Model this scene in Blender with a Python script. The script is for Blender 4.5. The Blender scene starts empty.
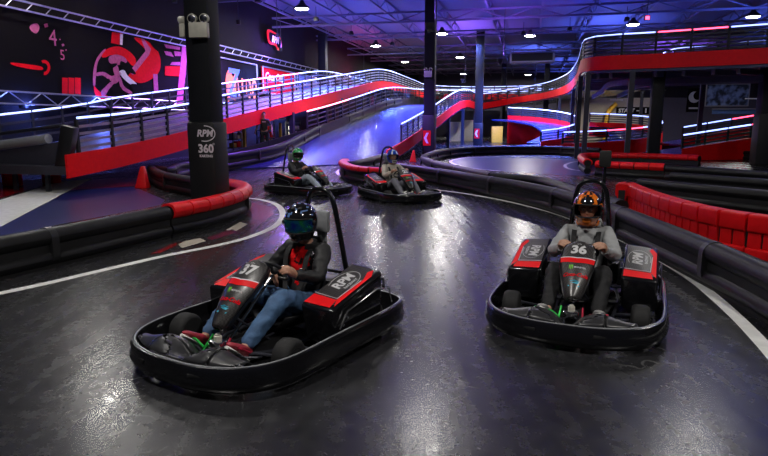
import bpy, bmesh, math, random
from mathutils import Vector, Matrix, noise
random.seed(7)
PI = math.pi
sin, cos = math.sin, math.cos
C = bpy.context.scene.collection
# ------------------------------------------------------------------ camera
TH = math.atan(105/600); CT, ST = cos(TH), sin(TH); CH = 1.8
cd = bpy.data.cameras.new('camera'); cam = bpy.data.objects.new('camera', cd); C.objects.link(cam)
cam.location = (0, 0, CH); cam.rotation_euler = (PI/2 - TH, 0, 0)
cd.sensor_width = 36; cd.lens = 600/768*36; cd.clip_end = 400; cd.clip_start = .05
bpy.context.scene.camera = cam
def ray(px, py):
    a = (px-384)/600; b = (228-py)/600
    return Vector((a, CT+b*ST, -ST+b*CT))
def W(px, py, z=0.0):
    d = ray(px, py); t = (z-CH)/d.z; return Vector((d.x*t, d.y*t, z))
def WD(px, py, Y):
    d = ray(px, py); t = Y/d.y; return Vector((d.x*t, Y, CH+d.z*t))
YS, YC = .2351, .972            # the building stands 13.6 degrees off the view axis
def UV(u, v, z=0.0): return Vector((u*YS+v*YC, u*YC-v*YS, z))
def WV(px, py, v):
    d = ray(px, py); t = v/(d.x*YC-d.y*YS); return Vector((d.x*t, d.y*t, CH+d.z*t))
def toUV(p): return (p.y*YC+p.x*YS, p.x*YC-p.y*YS)
BROT = -math.atan2(YS, YC)
# ------------------------------------------------------------------ materials
MATS = {}
def mat(name, col, rough=.5, metal=0.0, emis=None, es=0.0, spec=.5, coat=0.0, bump=None, var=None, alpha=None):
    if name in MATS: return MATS[name]
    m = bpy.data.materials.new(name); m.use_nodes = True; nt = m.node_tree; b = nt.nodes['Principled BSDF']
    b.inputs['Base Color'].default_value = (*col, 1); b.inputs['Roughness'].default_value = rough
    b.inputs['Metallic'].default_value = metal; b.inputs['Specular IOR Level'].default_value = spec
    b.inputs['Coat Weight'].default_value = coat; b.inputs['Coat Roughness'].default_value = .08
    if emis: b.inputs['Emission Color'].default_value = (*emis, 1); b.inputs['Emission Strength'].default_value = es
    tc = nt.nodes.new('ShaderNodeTexCoord')
    nz = nt.nodes.new('ShaderNodeTexNoise'); nt.links.new(tc.outputs['Object'], nz.inputs['Vector'])
    nz.inputs['Scale'].default_value = (bump or (8, .1))[0]; nz.inputs['Detail'].default_value = 5
    if not emis:
        v = .25 if var is None else var
        mx = nt.nodes.new('ShaderNodeMix'); mx.data_type = 'RGBA'
        mx.inputs['A'].default_value = (*[c*(1-v) for c in col], 1); mx.inputs['B'].default_value = (*[min(1, c*(1+v)) for c in col], 1)
        nt.links.new(nz.outputs['Fac'], mx.inputs['Factor']); nt.links.new(mx.outputs['Result'], b.inputs['Base Color'])
        if bump:
            bp = nt.nodes.new('ShaderNodeBump'); bp.inputs['Strength'].default_value = bump[1]; bp.inputs['Distance'].default_value = .02
            nt.links.new(nz.outputs['Fac'], bp.inputs['Height']); nt.links.new(bp.outputs['Normal'], b.inputs['Normal'])
    MATS[name] = m; return m
def M(n): return MATS[n]
mat('black_plastic', (.012, .012, .014), .38, bump=(6, .12))
mat('cowl_plastic', (.030, .030, .033), .32, bump=(5, .1))
mat('black_gloss', (.008, .008, .01), .18, coat=.5)
mat('black_matte', (.008, .008, .009), .7)
mat('barrier_black', (.007, .007, .008), .45, spec=.28, bump=(5, .35), var=.5)
mat('barrier_red', (.80, .008, .012), .42, spec=.25, bump=(7, .15), var=.2)
mat('band_red', (.88, .008, .012), .5, spec=.15, var=.12)
mat('steel_dark', (.03, .032, .045), .5, .3)
mat('steel_roof', (.14, .14, .20), .5, .2)
mat('steel_tube', (.55, .55, .6), .3, .9)
mat('chrome', (.7, .7, .72), .2, 1.0)
mat('truss_metal', (.6, .6, .65), .35, .8)
mat('deck_dark', (.05, .05, .07), .45)
mat('pillar_paint', (.008, .009, .013), .6, spec=.3, var=.15)
mat('pillar_pad', (.008, .008, .010), .55)
mat('white_paint', (.8, .8, .78), .5)
mat('rubber', (.012, .012, .013), .75, bump=(60, .15))
mat('cream_plastic', (.62, .6, .52), .4)
mat('led_white', (1, 1, 1), emis=(.27, .36, 1), es=3.3)
mat('led_red', (1, .1, .1), emis=(1, .05, .12), es=7)
mat('led_pink', (1, .1, .1), emis=(1, .25, .35), es=7)
mat('lamp_lens', (1, 1, 1), emis=(1, .97, .92), es=60)
mat('wall_dark', (.008, .0065, .008), .9, spec=.15, bump=(2, .2))
mat('wall_back', (.05, .045, .07), .8)
mat('beige', (.45, .40, .33), .7)
mat('mural_black', (.004, .003, .004), .9, spec=.1)
mat('ink_red', (.75, .004, .014), .85, spec=.1, var=.25)
mat('ink_pink', (.50, .11, .25), .85, spec=.1, var=.5)
mat('ink_white', (.8, .72, .8), .5)
mat('ink_orange', (.85, .16, .03), .5)
mat('ink_green', (.25, .75, .05), .5, var=.05)
mat('ink_cyan', (.05, .5, .7), .5, var=.05)
mat('ink_blue', (.08, .16, .38), .5, var=.6)
mat('yellow', (.75, .42, .03), .5)
mat('green_metal', (.03, .55, .08), .35, .3)
mat('red_metal', (.5, .02, .06), .35, .3)
mat('skin', (.52, .27, .18), .5, bump=(40, .05), var=.12)
mat('skin_dark', (.56, .30, .20), .5, var=.12)
mat('jacket_black', (.014, .014, .016), .6, bump=(9, .6), var=.4)
mat('hoodie_grey', (.40, .41, .42), .8, bump=(10, .9), var=.25)
mat('hoodie_cream', (.62, .56, .48), .8, bump=(10, .8), var=.2)
mat('jeans_blue', (.06, .13, .26), .75, bump=(14, .6), var=.6)
mat('jeans_pale', (.42, .48, .58), .75, bump=(14, .6), var=.4)
mat('trousers_black', (.010, .010, .012), .75, bump=(12, .5))
mat('trousers_grey', (.2, .2, .24), .75, bump=(12, .5))
mat('shoe_grey', (.35, .34, .34), .6)
mat('shoe_red', (.35, .02, .04), .5)
mat('sole_white', (.75, .75, .72), .5)
mat('seat_grey', (.30, .31, .33), .4, bump=(30, .2))
mat('webbing', (.02, .02, .022), .8, bump=(90, .4))
mat('eye_white', (.8, .8, .8), .2)
mat('eye_dark', (.02, .012, .01), .15)
mat('lips', (.38, .13, .11), .5)
mat('hair', (.02, .014, .01), .7)
mat('helmet_black', (.01, .01, .012), .1, coat=1.0)
mat('helmet_orange', (.85, .2, .02), .12, coat=1.0, var=.05)
mat('helmet_green', (.02, .42, .09), .12, coat=1.0, var=.1)
mat('helmet_blue', (.02, .07, .5), .12, coat=1.0, var=.1)
mat('helmet_white', (.75, .75, .76), .12, coat=1.0, var=.05)
mat('ramp_blue_reflection', (.016, .022, .09), .27, bump=(3, .04), var=.35)  # reflected blue light put into the deck colour
mat('floor_blue_reflection', (.016, .022, .13), .30, bump=(2, .03), var=.3)  # blue light mirrored in the floor, put into its colour
def visor_mat():
    m = bpy.data.materials.new('visor_mirror'); m.use_nodes = True; nt = m.node_tree; b = nt.nodes['Principled BSDF']
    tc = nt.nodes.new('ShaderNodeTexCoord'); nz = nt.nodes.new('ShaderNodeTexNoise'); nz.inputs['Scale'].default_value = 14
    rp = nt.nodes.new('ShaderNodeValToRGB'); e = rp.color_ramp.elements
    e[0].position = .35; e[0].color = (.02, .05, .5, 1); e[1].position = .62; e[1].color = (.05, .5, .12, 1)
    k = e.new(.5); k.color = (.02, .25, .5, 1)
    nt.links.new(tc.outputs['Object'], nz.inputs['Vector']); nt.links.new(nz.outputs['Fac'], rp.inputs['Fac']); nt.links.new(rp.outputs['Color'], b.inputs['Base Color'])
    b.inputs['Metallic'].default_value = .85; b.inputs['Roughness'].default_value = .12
    MATS['visor_mirror'] = m
visor_mat()
def carbon():
    m = bpy.data.materials.new('carbon'); m.use_nodes = True; nt = m.node_tree; b = nt.nodes['Principled BSDF']
    tc = nt.nodes.new('ShaderNodeTexCoord'); mp = nt.nodes.new('ShaderNodeMapping'); mp.inputs['Rotation'].default_value = (0, 0, .8)
    ck = nt.nodes.new('ShaderNodeTexChecker'); ck.inputs['Scale'].default_value = 70
    ck.inputs['Color1'].default_value = (.014, .013, .013, 1); ck.inputs['Color2'].default_value = (.055, .05, .05, 1)
    nt.links.new(tc.outputs['Object'], mp.inputs['Vector']); nt.links.new(mp.outputs['Vector'], ck.inputs['Vector'])
    nt.links.new(ck.outputs['Color'], b.inputs['Base Color'])
    b.inputs['Roughness'].default_value = .4; b.inputs['Coat Weight'].default_value = .3; b.inputs['Coat Roughness'].default_value = .2
    MATS['carbon'] = m
carbon()
def floor_mat():
    m = bpy.data.materials.new('track_floor'); m.use_nodes = True; nt = m.node_tree; b = nt.nodes['Principled BSDF']
    N = nt.nodes.new; L = nt.links.new
    tc = N('ShaderNodeTexCoord')
    n1 = N('ShaderNodeTexNoise'); n1.inputs['Scale'].default_value = .7; n1.inputs['Detail'].default_value = 8; n1.inputs['Roughness'].default_value = .65
    n2 = N('ShaderNodeTexNoise'); n2.inputs['Scale'].default_value = 9; n2.inputs['Detail'].default_value = 8; n2.inputs['Roughness'].default_value = .7
    vo = N('ShaderNodeTexVoronoi'); vo.feature = 'DISTANCE_TO_EDGE'; vo.inputs['Scale'].default_value = 1.3
    dm = N('ShaderNodeVectorMath'); dm.operation = 'MULTIPLY_ADD'; dm.inputs[1].default_value = (.55, .55, .55)
    L(tc.outputs['Object'], n1.inputs['Vector']); L(tc.outputs['Object'], n2.inputs['Vector'])
    n3 = N('ShaderNodeTexNoise'); n3.inputs['Scale'].default_value = 1.6; n3.inputs['Detail'].default_value = 6; L(tc.outputs['Object'], n3.inputs['Vector'])
    L(n3.outputs['Color'], dm.inputs[0]); L(tc.outputs['Object'], dm.inputs[2]); L(dm.outputs[0], vo.inputs['Vector'])
    cr = N('ShaderNodeMapRange'); cr.inputs['From Min'].default_value = 0; cr.inputs['From Max'].default_value = .012; cr.inputs['To Min'].default_value = 1; cr.inputs['To Max'].default_value = 0
    L(vo.outputs['Distance'], cr.inputs['Value'])
    # cracks only in patches
    ms = N('ShaderNodeMapRange'); ms.inputs['From Min'].default_value = .5; ms.inputs['From Max'].default_value = .62; L(n1.outputs['Fac'], ms.inputs['Value'])
    mu = N('ShaderNodeMath'); mu.operation = 'MULTIPLY'; L(cr.outputs['Result'], mu.inputs[0]); L(ms.outputs['Result'], mu.inputs[1])
    rp = N('ShaderNodeValToRGB'); rp.color_ramp.elements[0].position = .3; rp.color_ramp.elements[0].color = (.005, .005, .006, 1)
    rp.color_ramp.elements[1].position = .75; rp.color_ramp.elements[1].color = (.042, .042, .047, 1)
    ad = N('ShaderNodeMath'); ad.operation = 'MULTIPLY_ADD'; ad.inputs[1].default_value = .5; L(n2.outputs['Fac'], ad.inputs[0])
    hf = N('ShaderNodeMath'); hf.operation = 'MULTIPLY'; hf.inputs[1].default_value = .5; L(n1.outputs['Fac'], hf.inputs[0]); L(hf.outputs[0], ad.inputs[2])
    L(ad.outputs[0], rp.inputs['Fac'])
    # stretched tyre scuffs
    mp = N('ShaderNodeMapping'); mp.inputs['Scale'].default_value = (6, .35, 1); mp.inputs['Rotation'].default_value = (0, 0, -.5); L(tc.outputs['Object'], mp.inputs['Vector'])
    n4 = N('ShaderNodeTexNoise'); n4.inputs['Scale'].default_value = 1.2; n4.inputs['Detail'].default_value = 4; L(mp.outputs['Vector'], n4.inputs['Vector'])
    mx = N('ShaderNodeMix'); mx.data_type = 'RGBA'; mx.inputs['B'].default_value = (.12, .12, .12, 1)
    L(mu.outputs[0], mx.inputs['Factor']); L(rp.outputs['Color'], mx.inputs['A']); L(mx.outputs['Result'], b.inputs['Base Color'])
    rr = N('ShaderNodeMapRange'); rr.inputs['From Min'].default_value = .3; rr.inputs['From Max'].default_value = .7; rr.inputs['To Min'].default_value = .17; rr.inputs['To Max'].default_value = .34
    av = N('ShaderNodeMath'); av.operation = 'ADD'; L(n4.outputs['Fac'], av.inputs[0]); L(n2.outputs['Fac'], av.inputs[1])
    a2 = N('ShaderNodeMath'); a2.operation = 'MULTIPLY'; a2.inputs[1].default_value = .5; L(av.outputs[0], a2.inputs[0]); L(a2.outputs[0], rr.inputs['Value'])
    L(rr.outputs['Result'], b.inputs['Roughness'])
    b.inputs['Specular IOR Level'].default_value = .5
    bp = N('ShaderNodeBump'); bp.inputs['Strength'].default_value = .07; bp.inputs['Distance'].default_value = .01
    L(n2.outputs['Fac'], bp.inputs['Height']); L(bp.outputs['Normal'], b.inputs['Normal'])
    MATS['track_floor'] = m
floor_mat()
def roof_mat():
    m = bpy.data.materials.new('roof_deck'); m.use_nodes = True; nt = m.node_tree; b = nt.nodes['Principled BSDF']
    N = nt.nodes.new; L = nt.links.new
    tc = N('ShaderNodeTexCoord'); mp = N('ShaderNodeMapping'); mp.inputs['Rotation'].default_value = (0, 0, -BROT)
    L(tc.outputs['Object'], mp.inputs['Vector'])
    wv = N('ShaderNodeTexWave'); wv.bands_direction = 'Y'; wv.inputs['Scale'].default_value = 1.0
    L(mp.outputs['Vector'], wv.inputs['Vector'])
    bp = N('ShaderNodeBump'); bp.inputs['Strength'].default_value = .6; bp.inputs['Distance'].default_value = .08
    L(wv.outputs['Fac'], bp.inputs['Height']); L(bp.outputs['Normal'], b.inputs['Normal'])
    b.inputs['Base Color'].default_value = (.16, .15, .22, 1); b.inputs['Roughness'].default_value = .6
    MATS['roof_deck'] = m
roof_mat()
# ------------------------------------------------------------------ mesh helpers
def V(*a): return Vector(a)
class MB:
    def __init__(s): s.v = []; s.f = []; s.m = []; s.mi = 0
    def quad(s, *p):
        i = len(s.v); s.v += [Vector(q) for q in p]; s.f.append(tuple(range(i, i+len(p)))); s.m.append(s.mi); return s
    def hexa(s, p):      # 4 bottom (ccw), 4 top
        i = len(s.v); s.v += [Vector(q) for q in p]
        for f in ((3, 2, 1, 0), (4, 5, 6, 7), (0, 1, 5, 4), (1, 2, 6, 5), (2, 3, 7, 6), (3, 0, 4, 7)):
            s.f.append(tuple(i+k for k in f)); s.m.append(s.mi)
        return s
    def box(s, c, d, rz=0.0, R=None):
        c = Vector(c); R = R or Matrix.Rotation(rz, 3, 'Z'); x, y, z = d[0]/2, d[1]/2, d[2]/2
        return s.hexa([c+R@Vector(q) for q in ((-x, -y, -z), (x, -y, -z), (x, y, -z), (-x, y, -z), (-x, -y, z), (x, -y, z), (x, y, z), (-x, y, z))])
    def rings(s, rs, closed=True, caps=True, loop=False):
        i0 = len(s.v); n = len(rs[0])
        for r in rs: s.v += [Vector(q) for q in r]
        K = len(rs)
        for k in range(K if loop else K-1):
            a = i0+k*n; b = i0+((k+1) % K)*n
            for j in range(n if closed else n-1):
                j2 = (j+1) % n; s.f.append((a+j, a+j2, b+j2, b+j)); s.m.append(s.mi)
        if caps and closed and not loop:
            s.f.append(tuple(i0+j for j in range(n))[::-1]); s.m.append(s.mi)
            s.f.append(tuple(i0+(K-1)*n+j for j in range(n))); s.m.append(s.mi)
        return s
    def tube(s, pts, r, n=8, loop=False, caps=True):
        pts = [Vector(p) for p in pts]; K = len(pts); rs = []; up = None
        for k in range(K):
            a = pts[k-1] if (k > 0 or loop) else pts[k]; b = pts[(k+1) % K] if (k < K-1 or loop) else pts[k]
            t = (b-a).normalized()
            if up is None: up = V(0, 0, 1) if abs(t.z) < .9 else V(0, 1, 0)
            x = t.cross(up)
            if x.length < 1e-4: x = t.cross(V(1, .3, 0))
            x.normalize(); y = x.cross(t).normalized(); up = y
            rr = r[k] if isinstance(r, (list, tuple)) else r
            rs.append([pts[k]+x*rr*cos(2*PI*j/n)+y*rr*sin(2*PI*j/n) for j in range(n)])
        return s.rings(rs, True, caps, loop)
    def bar(s, a, b, w, h=None):        # square bar
        a = Vector(a); b = Vector(b); h = h or w; t = (b-a).normalized()
        x = t.cross(V(0, 0, 1)); x = x.normalized() if x.length > 1e-3 else V(1, 0, 0); y = x.cross(t)
        f = lambda p: [p+x*(-w/2)+y*(-h/2), p+x*(w/2)+y*(-h/2), p+x*(w/2)+y*(h/2), p-x*(w/2)+y*(h/2)]
        return s.rings([f(a), f(b)])
    def lathe(s, c, ax, prof, n=24):    # prof: (axial, radius)
        c = Vector(c); ax = Vector(ax).normalized(); x = ax.cross(V(0, 0, 1)); x = x.normalized() if x.length > 1e-3 else V(1, 0, 0); y = ax.cross(x)
        return s.rings([[c+ax*h+(x*cos(2*PI*j/n)+y*sin(2*PI*j/n))*r for j in range(n)] for h, r in prof])
    def ball(s, c, r, n=12, R=None):
        c = Vector(c); r = r if hasattr(r, '__len__') else (r, r, r); R = R or Matrix.Identity(3)
        rs = []
        for i in range(n//2+1):
            ph = max(.02, min(PI-.02, PI*i/(n//2)))
            rs.append([c+R@V(r[0]*sin(ph)*cos(2*PI*j/n), r[1]*sin(ph)*sin(2*PI*j/n), -r[2]*cos(ph)) for j in range(n)])
        return s.rings(rs)
    def sweep(s, path, prof, loop=False, closed=True):
        K = len(path); rs = []
        for k in range(K):
            a = path[k-1] if (k > 0 or loop) else path[k]; b = path[(k+1) % K] if (k < K-1 or loop) else path[k]
            t = Vector((b[0]-a[0], b[1]-a[1])).normalized(); nn = V(t.y, -t.x, 0)
            rs.append([Vector(path[k])+nn*p[0]+V(0, 0, p[1]) for p in prof])
        return s.rings(rs, closed, True, loop)
    def build(s, name, mats, parent=None, smooth=False, bevel=0, segs=2, mirror=False):
        me = bpy.data.meshes.new(name); me.from_pydata([tuple(v) for v in s.v], [], s.f)
        mats = mats if isinstance(mats, (list, tuple)) else [mats]
        for m in mats: me.materials.append(M(m) if isinstance(m, str) else m)
        for i, p in enumerate(me.polygons): p.material_index = s.m[i]
        bm = bmesh.new(); bm.from_mesh(me)
        bmesh.ops.recalc_face_normals(bm, faces=bm.faces)
        if bevel:
            es = [e for e in bm.edges if len(e.link_faces) == 2 and e.calc_face_angle(0) > .5]
            bmesh.ops.bevel(bm, geom=es, offset=bevel, segments=segs, affect='EDGES', clamp_overlap=True, profile=.5)
        bm.to_mesh(me); bm.free()
        if smooth or bevel:
            for p in me.polygons: p.use_smooth = True
            me.set_sharp_from_angle(angle=.7 if smooth is True else .5)
        o = bpy.data.objects.new(name, me); C.objects.link(o)
        if parent: o.parent = parent
        return o
def tag(o, label=None, cat=None, group=None, kind=None):
    if label: o['label'] = label
    if cat: o['category'] = cat
    if group: o['group'] = group
    if kind: o['kind'] = kind
    return o
def empty(name, loc=(0, 0, 0), rz=0.0, label=None, cat=None, group=None):
    o = bpy.data.objects.new(name, None); C.objects.link(o); o.location = loc; o.rotation_euler = (0, 0, rz); o.empty_display_size = .1
    return tag(o, label, cat, group)
def struct(mb, name, m, **k):
    return tag(mb.build(name, m, **k), kind='structure')
def catmull(P, n=8, loop=False):
    P = [Vector(p) for p in P]; out = []; K = len(P)
    for i in range(K if loop else K-1):
        p1 = P[i]; p2 = P[(i+1) % K]
        p0 = P[i-1] if (i > 0 or loop) else p1*2-p2
        p3 = P[(i+2) % K] if (i+2 < K or loop) else p2*2-p1
        for j in range(n):
            t = j/n; t2 = t*t; t3 = t2*t
            out.append(.5*((2*p1)+(p2-p0)*t+(2*p0-5*p1+4*p2-p3)*t2+(3*p1-p0-3*p2+p3)*t3))
    if not loop: out.append(P[-1])
    return out
def resample(P, step):
    P = [Vector(p) for p in P]; L = [0]
    for a, b in zip(P, P[1:]): L.append(L[-1]+(b-a).length)
    n = max(1, round(L[-1]/step)); out = []; k = 0
    for i in range(n+1):
        d = L[-1]*i/n
        while k < len(L)-2 and L[k+1] < d: k += 1
        seg = L[k+1]-L[k]; out.append(P[k].lerp(P[k+1], (d-L[k])/seg if seg > 0 else 0))
    return out
def text_bits(body, size, shear=0, bold=0.0, align='CENTER'):
    cu = bpy.data.curves.new('t', 'FONT'); cu.body = body; cu.size = size; cu.shear = shear; cu.offset = bold; cu.align_x = align; cu.align_y = 'CENTER'; cu.resolution_u = 3
    ob = bpy.data.objects.new('t', cu); C.objects.link(ob)
    dg = bpy.context.evaluated_depsgraph_get(); dg.update()
    me = bpy.data.meshes.new_from_object(ob.evaluated_get(dg))
    vs = [v.co.copy() for v in me.vertices]; fs = [tuple(p.vertices) for p in me.polygons]
    bpy.data.objects.remove(ob); bpy.data.curves.remove(cu); bpy.data.meshes.remove(me)
    return vs, fs
def text(name, body, size, m, fn, parent=None, shear=0, bold=0.0):
    """fn maps (x, y) of the lettering to a 3D point on the thing it is printed on"""
    vs, fs = text_bits(body, size, shear, bold); mb = MB(); mb.v = [fn(v.x, v.y) for v in vs]; mb.f = fs; mb.m = [0]*len(fs)
    return mb.build(name, m, parent)
def plane_fn(o, ex, ey):
    o = Vector(o); ex = Vector(ex); ey = Vector(ey); return lambda x, y: o+ex*x+ey*y
# ------------------------------------------------------------------ the building
HC = 9.0; VL = -18.0; VR = 34.0; UB = 98.0; UF = -8.0
mb = MB(); mb.quad(UV(UF, VL), UV(UF, VR), UV(UB, VR), UV(UB, VL)); struct(mb, 'floor', 'track_floor')
mb = MB(); mb.quad(UV(UF, VL, HC+.9), UV(UF, VR, HC+.9), UV(UB, VR, HC+.9), UV(UB, VL, HC+.9)); struct(mb, 'ceiling', 'roof_deck')
def wall(name, a, b, h, th, m, z0=0):
    a = Vector(a); b = Vector(b); t = (b-a).normalized(); n = V(t.y, -t.x, 0)*th
    mb = MB(); z = V(0, 0, z0); Z = V(0, 0, h)
    mb.hexa([a+z, b+z, b+n+z, a+n+z, a+Z, b+Z, b+n+Z, a+n+Z]); return struct(mb, name, m)
wall('wall_left', UV(UB, VL), UV(UF, VL), HC+.9, .3, 'wall_dark')
wall('wall_back', UV(UB, VL), UV(UB, VR), HC+.9, -.3, 'wall_back')
wall('wall_right', UV(UB, VR), UV(UF, VR), HC+.9, -.3, 'wall_dark')
# inner wall at the far right
p0 = WD(556, 123, 63); p1 = WD(830, 123, 60)
pm = p0.lerp(p1, .385)
wall('wall_partition', (p0.x, p0.y, 0), (pm.x, pm.y, 0), 4.3, .2, 'beige')
wall('wall_partition_right', (pm.x, pm.y, 0), (p1.x, p1.y, 0), 4.3, .2, 'wall_back')
wall('wall_partition_left', (1, 84, 0), (17, 80, 0), 3.4, .2, 'wall_back')
# roof joists: open web, running away from the viewer, and girders across
def joist(a, b, zt, zb, step, w, name, label, cat, group):
    mb = MB(); a = Vector(a); b = Vector(b); A = lambda p, z: V(p.x, p.y, z)
    mb.bar(A(a, zt), A(b, zt), w, w*.8); mb.bar(A(a, zb), A(b, zb), w, w*.8)
    P = resample([A(a, 0), A(b, 0)], step)
    for i in range(len(P)-1):
        z1, z2 = (zb, zt) if i % 2 else (zt, zb)
        mb.bar(A(P[i], z1), A(P[i+1], z2), w*.4)
    return tag(mb.build(name, 'steel_roof'), label, cat, group)
vj = [VL+1.4+i*3.4 for i in range(15)]
for i, v in enumerate(vj):
    joist(UV(6, v), UV(UB, v), HC+.82, HC+.1, 1.6, .13, 'roof_joist', 'open web steel roof joist running lengthwise under the roof deck', 'roof joist', 'open web joists under the roof deck')
for i, u in enumerate([17, 25, 33, 41, 50, 59, 68, 77, 87]):
    joist(UV(u, VL), UV(u, VR), HC+.05, HC-(.55 if i % 2 else .3), 1.8, .15, 'roof_girder', 'steel roof truss spanning crosswise from wall to wall below the joists', 'roof truss', 'cross trusses under the roof')
# pillars
def pillar(px, Y, w, label, pad=0, ztop=HC, py=123):
    p = WD(px, py, Y); r = empty('support_pillar', (p.x, p.y, 0), BROT, label, 'pillar')
    MB().box((0, 0, ztop/2), (w, w, ztop)).build('shaft', 'pillar_paint', r, bevel=.02)
    if pad: MB().box((0, 0, pad/2), (w+.1, w+.1, pad)).build('pad', 'pillar_pad', r, bevel=.05)
    return r
pl = pillar(207, 11.4, .45, 'thick dark steel pillar at left, with white 360 lettering on its black pad', 1.82)
pc = pillar(429.5, 33, .56, 'tall dark pillar at centre, rising beside the middle ramp to the ceiling', 2.2)
p3 = pillar(478.5, 50, .62, 'dark pillar beside the crest of the middle ramp', 1.8)
pillar(502.5, 76, .6, 'slimmest visible pillar, far back right of the ramp crest')
pillar(324, 51, .62, 'dark pillar against the left wall beside the red soft drink banner')
pillar(655, 27.6, .5, 'dark pillar under the elevated deck behind the short red barrier', ztop=4.2)
pillar(766, 26.5, .7, 'dark pillar at the right edge of the view', 2.2, ztop=4.2)
pillar(545, 62, .5, 'thin dark column beyond the hanging heater')
# pillar lettering (kept on the pad face that looks at the camera)
def face_fn(r, w, side, x0, z0):
    R = Matrix.Rotation(BROT, 3, 'Z')
    return lambda x, y: V(x0+x, -w/2-.004, z0+y) if side == 'f' else V(w/2+.004, x0+x, z0+y)
zc = 1.80
text('logo_lettering', 'RPM', .17, 'ink_white', face_fn(pl, .55, 'f', -.00+.10, 1.61), pl, .2, .006)
def ring2(fn, rx, ry, w, a0=0, a1=2*PI, n=28):
    mb = MB(); 
    for k in range(n):
        t0 = a0+(a1-a0)*k/n; t1 = a0+(a1-a0)*(k+1)/n
        mb.quad(fn(rx*cos(t0), ry*sin(t0)), fn(rx*cos(t1), ry*sin(t1)), fn((rx+w)*cos(t1), (ry+w)*sin(t1)), fn((rx+w)*cos(t0), (ry+w)*sin(t0)))
    return mb
ring2(face_fn(pl, .55, 'f', .1, 1.61), .2, .13, .018, -1.9, 1.6).build('logo_ring', 'ink_white', pl)
text('number_lettering', '360', .21, 'ink_white', face_fn(pl, .55, 'f', .11, 1.33), pl, 0, .008)
ring2(face_fn(pl, .55, 'f', .27, 1.42), .012, .012, .008).build('degree_sign', 'ink_white', pl)
text('small_lettering', 'KARTING', .062, 'ink_white', face_fn(pl, .55, 'f', .11, 1.2), pl, 0, .003)
# chevron plates on pillars
for r, w, z in ((pc, .66, 1.0), (p3, .72, .95)):
    mb = MB(); mb.box((-.08, -w/2-.012, z), (.42, .02, .8)); mb.build('arrow_plate', 'barrier_red', r)
    mb = MB(); y = -w/2-.026
    mb.quad((.02, y, z+.28), (-.1, y, z+.28), (-.24, y, z), (-.1, y, z)); mb.quad((-.1, y, z), (-.24, y, z), (-.1, y, z-.28), (.02, y, z-.28))
    mb.build('arrow', 'ink_white', r)
# emergency lights on the left pillar
def emergency(loc, rz, label, s=1.0):
    r = empty('emergency_light', loc, rz, label, 'emergency light')
    MB().box((0, -.06*s, 0), (.34*s, .12*s, .26*s)).build('housing', 'cream_plastic', r, bevel=.015)
    for x in (-.1, .12):
        h = MB().lathe((x*s, -.05*s, .2*s), (0, -1, -.15), [(-.05*s, .03*s), (-.03*s, .07*s), (.05*s, .085*s), (.07*s, .08*s)], 20).build('lamp_head', 'cream_plastic', r, True)
        MB().lathe((x*s, -.125*s, .188*s), (0, -1, -.15), [(0, .068*s), (.006, .06*s)], 20).build('lens', 'chrome', h, True)
    return r
pp = pl.location
Rb = Matrix.Rotation(BROT, 3, 'Z')
e1 = Vector(pp)+Rb@V(.10, -.245, 0); emergency((e1.x, e1.y, 3.42), BROT+.12, 'cream twin head emergency light on the front of the left pillar')
e2 = Vector(pp)+Rb@V(-.245, -.05, 0); emergency((e2.x, e2.y, 3.45), BROT-PI/2, 'cream emergency light on the side of the left pillar, seen edge on', .9)
e3 = Vector(pc.location)+Rb@V(-.05, -.30, 0); emergency((e3.x, e3.y, 4.35), BROT, 'small emergency light on the front of the central pillar', 1.2)
# ------------------------------------------------------------------ left wall: mural, trusses, banners
vm = VL+.25
def onwall(px, py, off=0.0): return WV(px, py, vm+off)
def wallpoly(P, off, name, m, parent, back=.0):
    mb = MB(); mb.quad(*[onwall(x, y, off) for x, y in P]); return mb.build(name, m, parent)
mur = empty('wall_mural', tuple(onwall(60, 110, 0)), 0, 'long dark racing mural with red helmeted driver on the left wall', 'mural')
inv = Matrix.Translation(-Vector(mur.location))
def mp(P, off, name, m):
    o = wallpoly(P, off, name, m, None); o.data.transform(inv); o.parent = mur; return o
def curvepoly(P, n=5): return [(p.x, p.y) for p in catmull([V(x, y, 0) for x, y in P], n, True)]
bk = MB(); q = [onwall(x, y) for x, y in ((-60, -8), (188, 44), (186, 112), (-60, 100))]
nrm = UV(0, -1).normalized()*.06
bk.hexa([q[3], q[2], q[2]+nrm, q[3]+nrm, q[0], q[1], q[1]+nrm, q[0]+nrm]); o = bk.build('panel', 'mural_black'); o.data.transform(inv); o.parent = mur
mp(curvepoly([(11, 62.5), (26, 64), (41, 66.5), (42, 70), (30, 69), (14, 65.5)]), .02, 'gauge_needle', 'ink_red')
mb = MB()
for k in range(12):
    a0 = -2.0+k*.3; a1 = a0+.3
    f = lambda r, a: onwall(44+r*cos(a)*.9, 67.5+r*sin(a)*1.1, .02)
    mb.quad(f(4, a0), f(4, a1), f(7, a1), f(7, a0))
o = mb.build('gauge_hub', 'ink_red'); o.data.transform(inv); o.parent = mur
mp(curvepoly([(31, 25), (37, 23.5), (39.5, 28), (36, 33.5), (30, 29)]), .02, 'gauge_mark', 'ink_pink')
for (x, y, s) in ((46, 25.5, 2.2), (63, 45, 1.4), (60, 39.5, .8), (66, 50, .8)):
    mp([(x-s, y-s*.6), (x+s*.6, y-s), (x+s, y+s*.5), (x-s*.5, y+s)], .02, 'gauge_tick', 'ink_pink')
eu = UV(1, 0).normalized()
for b_, x, y, s in (('4', 53, 38.5, .85), ('5', 62.5, 55.5, .55)):
    o = text('gauge_number', b_, s, 'ink_pink', plane_fn(onwall(x, y, .03), eu, V(0, 0, 1))); o.data.transform(inv); o.parent = mur
for x in (62, 68.5, 75):
    mp([(x, 77.5), (x+5.8, 78), (x+5.8, 94.5), (x, 94)], .02, 'red_block', 'ink_red')
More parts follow.
